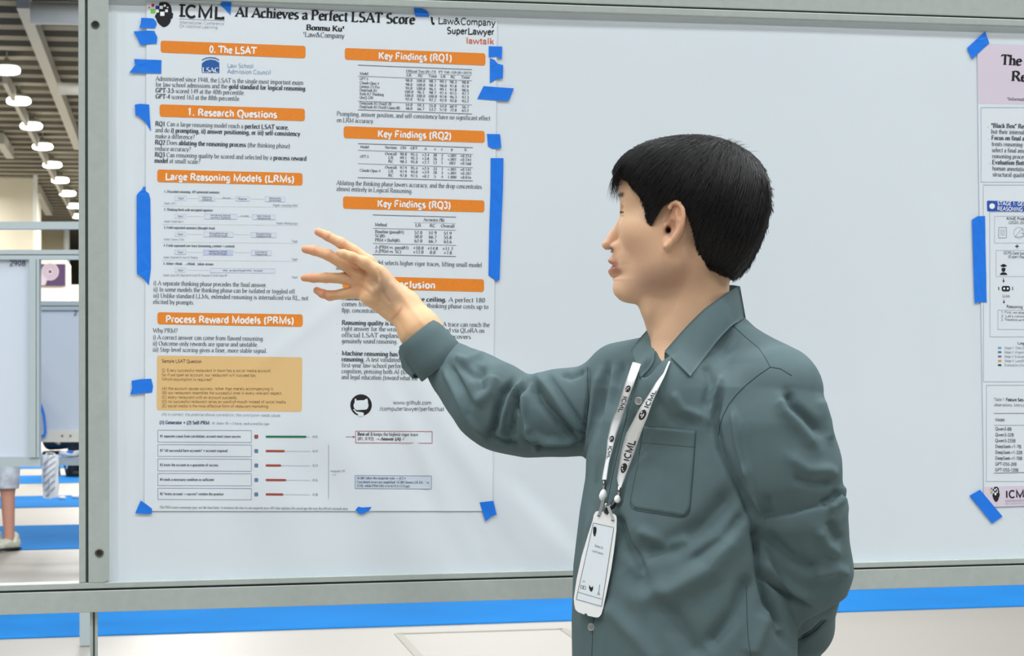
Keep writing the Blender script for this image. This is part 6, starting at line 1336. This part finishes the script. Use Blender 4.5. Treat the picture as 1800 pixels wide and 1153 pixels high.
# ------------------------------------------------------------------ the two people in the distance (the boards hide all but their legs)
def figure(base, face, label, top_c, leg_c, shoe_c, shorts, seated=False):
    base = np.array([base[0], base[1], 0.010]); L_ = np.cross(UZ, face); o = empty('person', base); tag(o, label, 'person')
    j = lambda f, l, z: base+face*f+L_*l+UZ*z
    hz = .50 if seated else .90; kx = .42 if seated else .02; kz = .50 if seated else .50
    def limbs(p, rt, rk, ra, zend, wide=1.0):
        d = None
        for s in (-1, 1):
            e = cone(p, j(0, s*.09, hz), j(kx, s*.10*wide, kz), rt, rk)
            if zend < kz-.02: e = smin(e, cone(p, j(kx, s*.10*wide, kz), j(kx-.02, s*.10*wide, zend), rk, ra), .02)
            d = e if d is None else smin(d, e, .02)
        return d
    def body(p):
        d = limbs(p, .085, .060, .041, .08); d = smin(d, cone(p, j(0, 0, hz+.05), j(0, 0, hz+.45), .12, .13), .06)
        for s in (-1, 1): d = smin(d, chain3(p, [(j(0, s*.17, hz+.50), .045), (j(.03, s*.22, hz+.24), .038), (j(.16, s*.18, hz+.03), .028), (j(.22, s*.17, hz), .035)]), .03)
        d = smin(d, cone(p, j(0, 0, hz+.50), j(.01, 0, hz+.64), .055, .05), .03); return smin(d, ell(p, j(.02, 0, hz+.74), (.085, .085, .115)), .02)
    lo_ = base-[.45, .45, 0]; hi_ = base+[.5, .5, hz+.95]; lo_[2] = .02
    lo_[:2] = base[:2]-.62; hi_[:2] = base[:2]+.62
    v_, f_ = sdf_mesh(body, lo_, hi_, .016, 1); obj('body', v_, f_, mat('skin_far', (206, 150, 128), rough=.6), o, True)
    def topf(p):
        d = ell(p, j(0, 0, hz+.30), (.19, .19, .30)); 
        for s in (-1, 1): d = smin(d, cone(p, j(0, s*.16, hz+.50), j(.03, s*.22, hz+.26), .065, .06), .04)
        return smax(d, p[:, 2]-(hz+.56), .02)
    v_, f_ = sdf_mesh(topf, lo_, hi_, .018, 1); obj('shirt', v_, f_, mat('shirt_'+label[:5].strip(), top_c), o, True)
    ze = (kz+.02) if shorts else .09
    def pants(p):
        d = limbs(p, .105, .092 if shorts else .078, .062, ze, 1.0); d = smin(d, ell(p, j(0, 0, hz+.03), (.17, .17, .13)), .05); return smax(d, (kz+.005)-p[:, 2], .004) if shorts else d
    v_, f_ = sdf_mesh(pants, lo_, hi_, .014, 1); obj('shorts' if shorts else 'trousers', v_, f_, mat('pants_'+label[:5].strip(), leg_c, noise=(14, .25) if shorts else None), o, True)
    def hairf(p): return smax(ell(p, j(.0, 0, hz+.765), (.10, .10, .115)), -(ell(p, j(.085, 0, hz+.70), (.07, .075, .10))), .01)
    v_, f_ = sdf_mesh(hairf, lo_, hi_, .014, 1); obj('hair', v_, f_, M_hair, o, True)
    for s in (-1, 1):
        a = j(kx-.07, s*.10, .052); b = j(kx+.13, s*.105, .040)
        def shf(p): return smax(smin(cone(p, a, b, .050, .042), cone(p, a, a+UZ*.05, .045, .042), .02), .024-p[:, 2], .003)
        v_, f_ = sdf_mesh(shf, base-[.7, .7, 0], base+[.7, .7, .2], .011, 1); sh = obj('shoe', v_, f_, mat('shoe_'+label[:5].strip(), shoe_c, noise=(30, .3)), o, True)
        t = (b-a)/np.linalg.norm(b-a); t[2] = 0; w = np.cross(t, UZ); c = (a+b)/2; c[2] = .019; MB().obox(c, t*.145, w*.045, UZ*.008).build('sole', M_black, sh, bevel=.006)
    return o
def chain3(p, L):
    d = None
    for (a, ra), (b, rb) in zip(L[:-1], L[1:]): e = cone(p, a, b, ra, rb); d = e if d is None else smin(d, e, .02)
    return d
pA = onZ(-2, 968, 0); fa = -AX*.55-CX*.83; fa /= np.linalg.norm(fa)
figure(pA-fa*.02, fa, 'bare-legged person in pale shorts and cream sneakers walking at the left edge', (92, 120, 140), (196, 202, 212), (206, 208, 190), True)
pB = onZ(96, 838, 0)
figure(pB, AX*.9-CX*.436, 'seated person in black trousers far behind the hanging white bag', (40, 40, 44), (22, 24, 24), (30, 30, 30), False, True)
pB = np.array([pB[0], pB[1], .01]); stl = empty('stool', pB); tag(stl, 'black stool under the seated person in the distance', 'stool')
MB().lathe(pB+UZ*.315, UZ, [(.17, 0), (.18, .02), (.18, .045), (.16, .06)], 20).build('seat', M_black, stl, True)
for k_ in range(4):
    a = k_*math.pi/2+.4; MB().tube([pB+[.12*math.cos(a), .12*math.sin(a), .32], pB+[.19*math.cos(a), .19*math.sin(a), .014]], .014, 8).build('leg', M_black, stl)

def lump(base, rx, ry, rz, nm, lab, cat, m, patch=None):
    base = np.array(base, float); o = empty(nm, base); tag(o, lab, cat)
    def f(p):
        q = p-base-UZ*rz*.8; r = ell(q, (0, 0, 0), (rx, ry, rz)); w = .012*np.sin(q[:, 0]*38+np.sin(q[:, 2]*50)*2)+.010*np.sin(q[:, 1]*45+q[:, 2]*60); return smax(r+w*.6, -(p[:, 2]-base[2]), .004)
    v_, f_ = sdf_mesh(f, base-[rx*1.3, ry*1.3, .02], base+[rx*1.3, ry*1.3, rz*2.1], .012, 1); b = obj('crumpled_sheet', v_, f_, m, o, True)
    if patch:
        v2, f2 = sdf_mesh(lambda p: smax(ell(p-base-UZ*rz*1.1+CX*ry*.75, (0, 0, 0), (rx*.35, ry*.4, rz*.6)), -(p[:, 2]-base[2]), .003), base-[rx*1.3, ry*1.5, .02], base+[rx*1.3, ry*1.3, rz*2.1], .010, 1); obj('blue_print', v2, f2, M_tape, o, True)
pc = P(124, 802, 17.12); lump(pc, .10, .05, .030, 'plastic_wrap', 'crumpled white plastic with a blue patch lying on the far crossbar', 'plastic wrap', m_bag, True)
for (x, y), t_ in (((110, 879), 'left'), ((134, 877), 'right')):
    b_ = onZ(x, y, 0); b_[2] = .009; lump(b_, .045, .04, .028, 'paper_scrap', f'small crumpled white paper on the third blue runner, {t_} one of two', 'paper', m_bag)
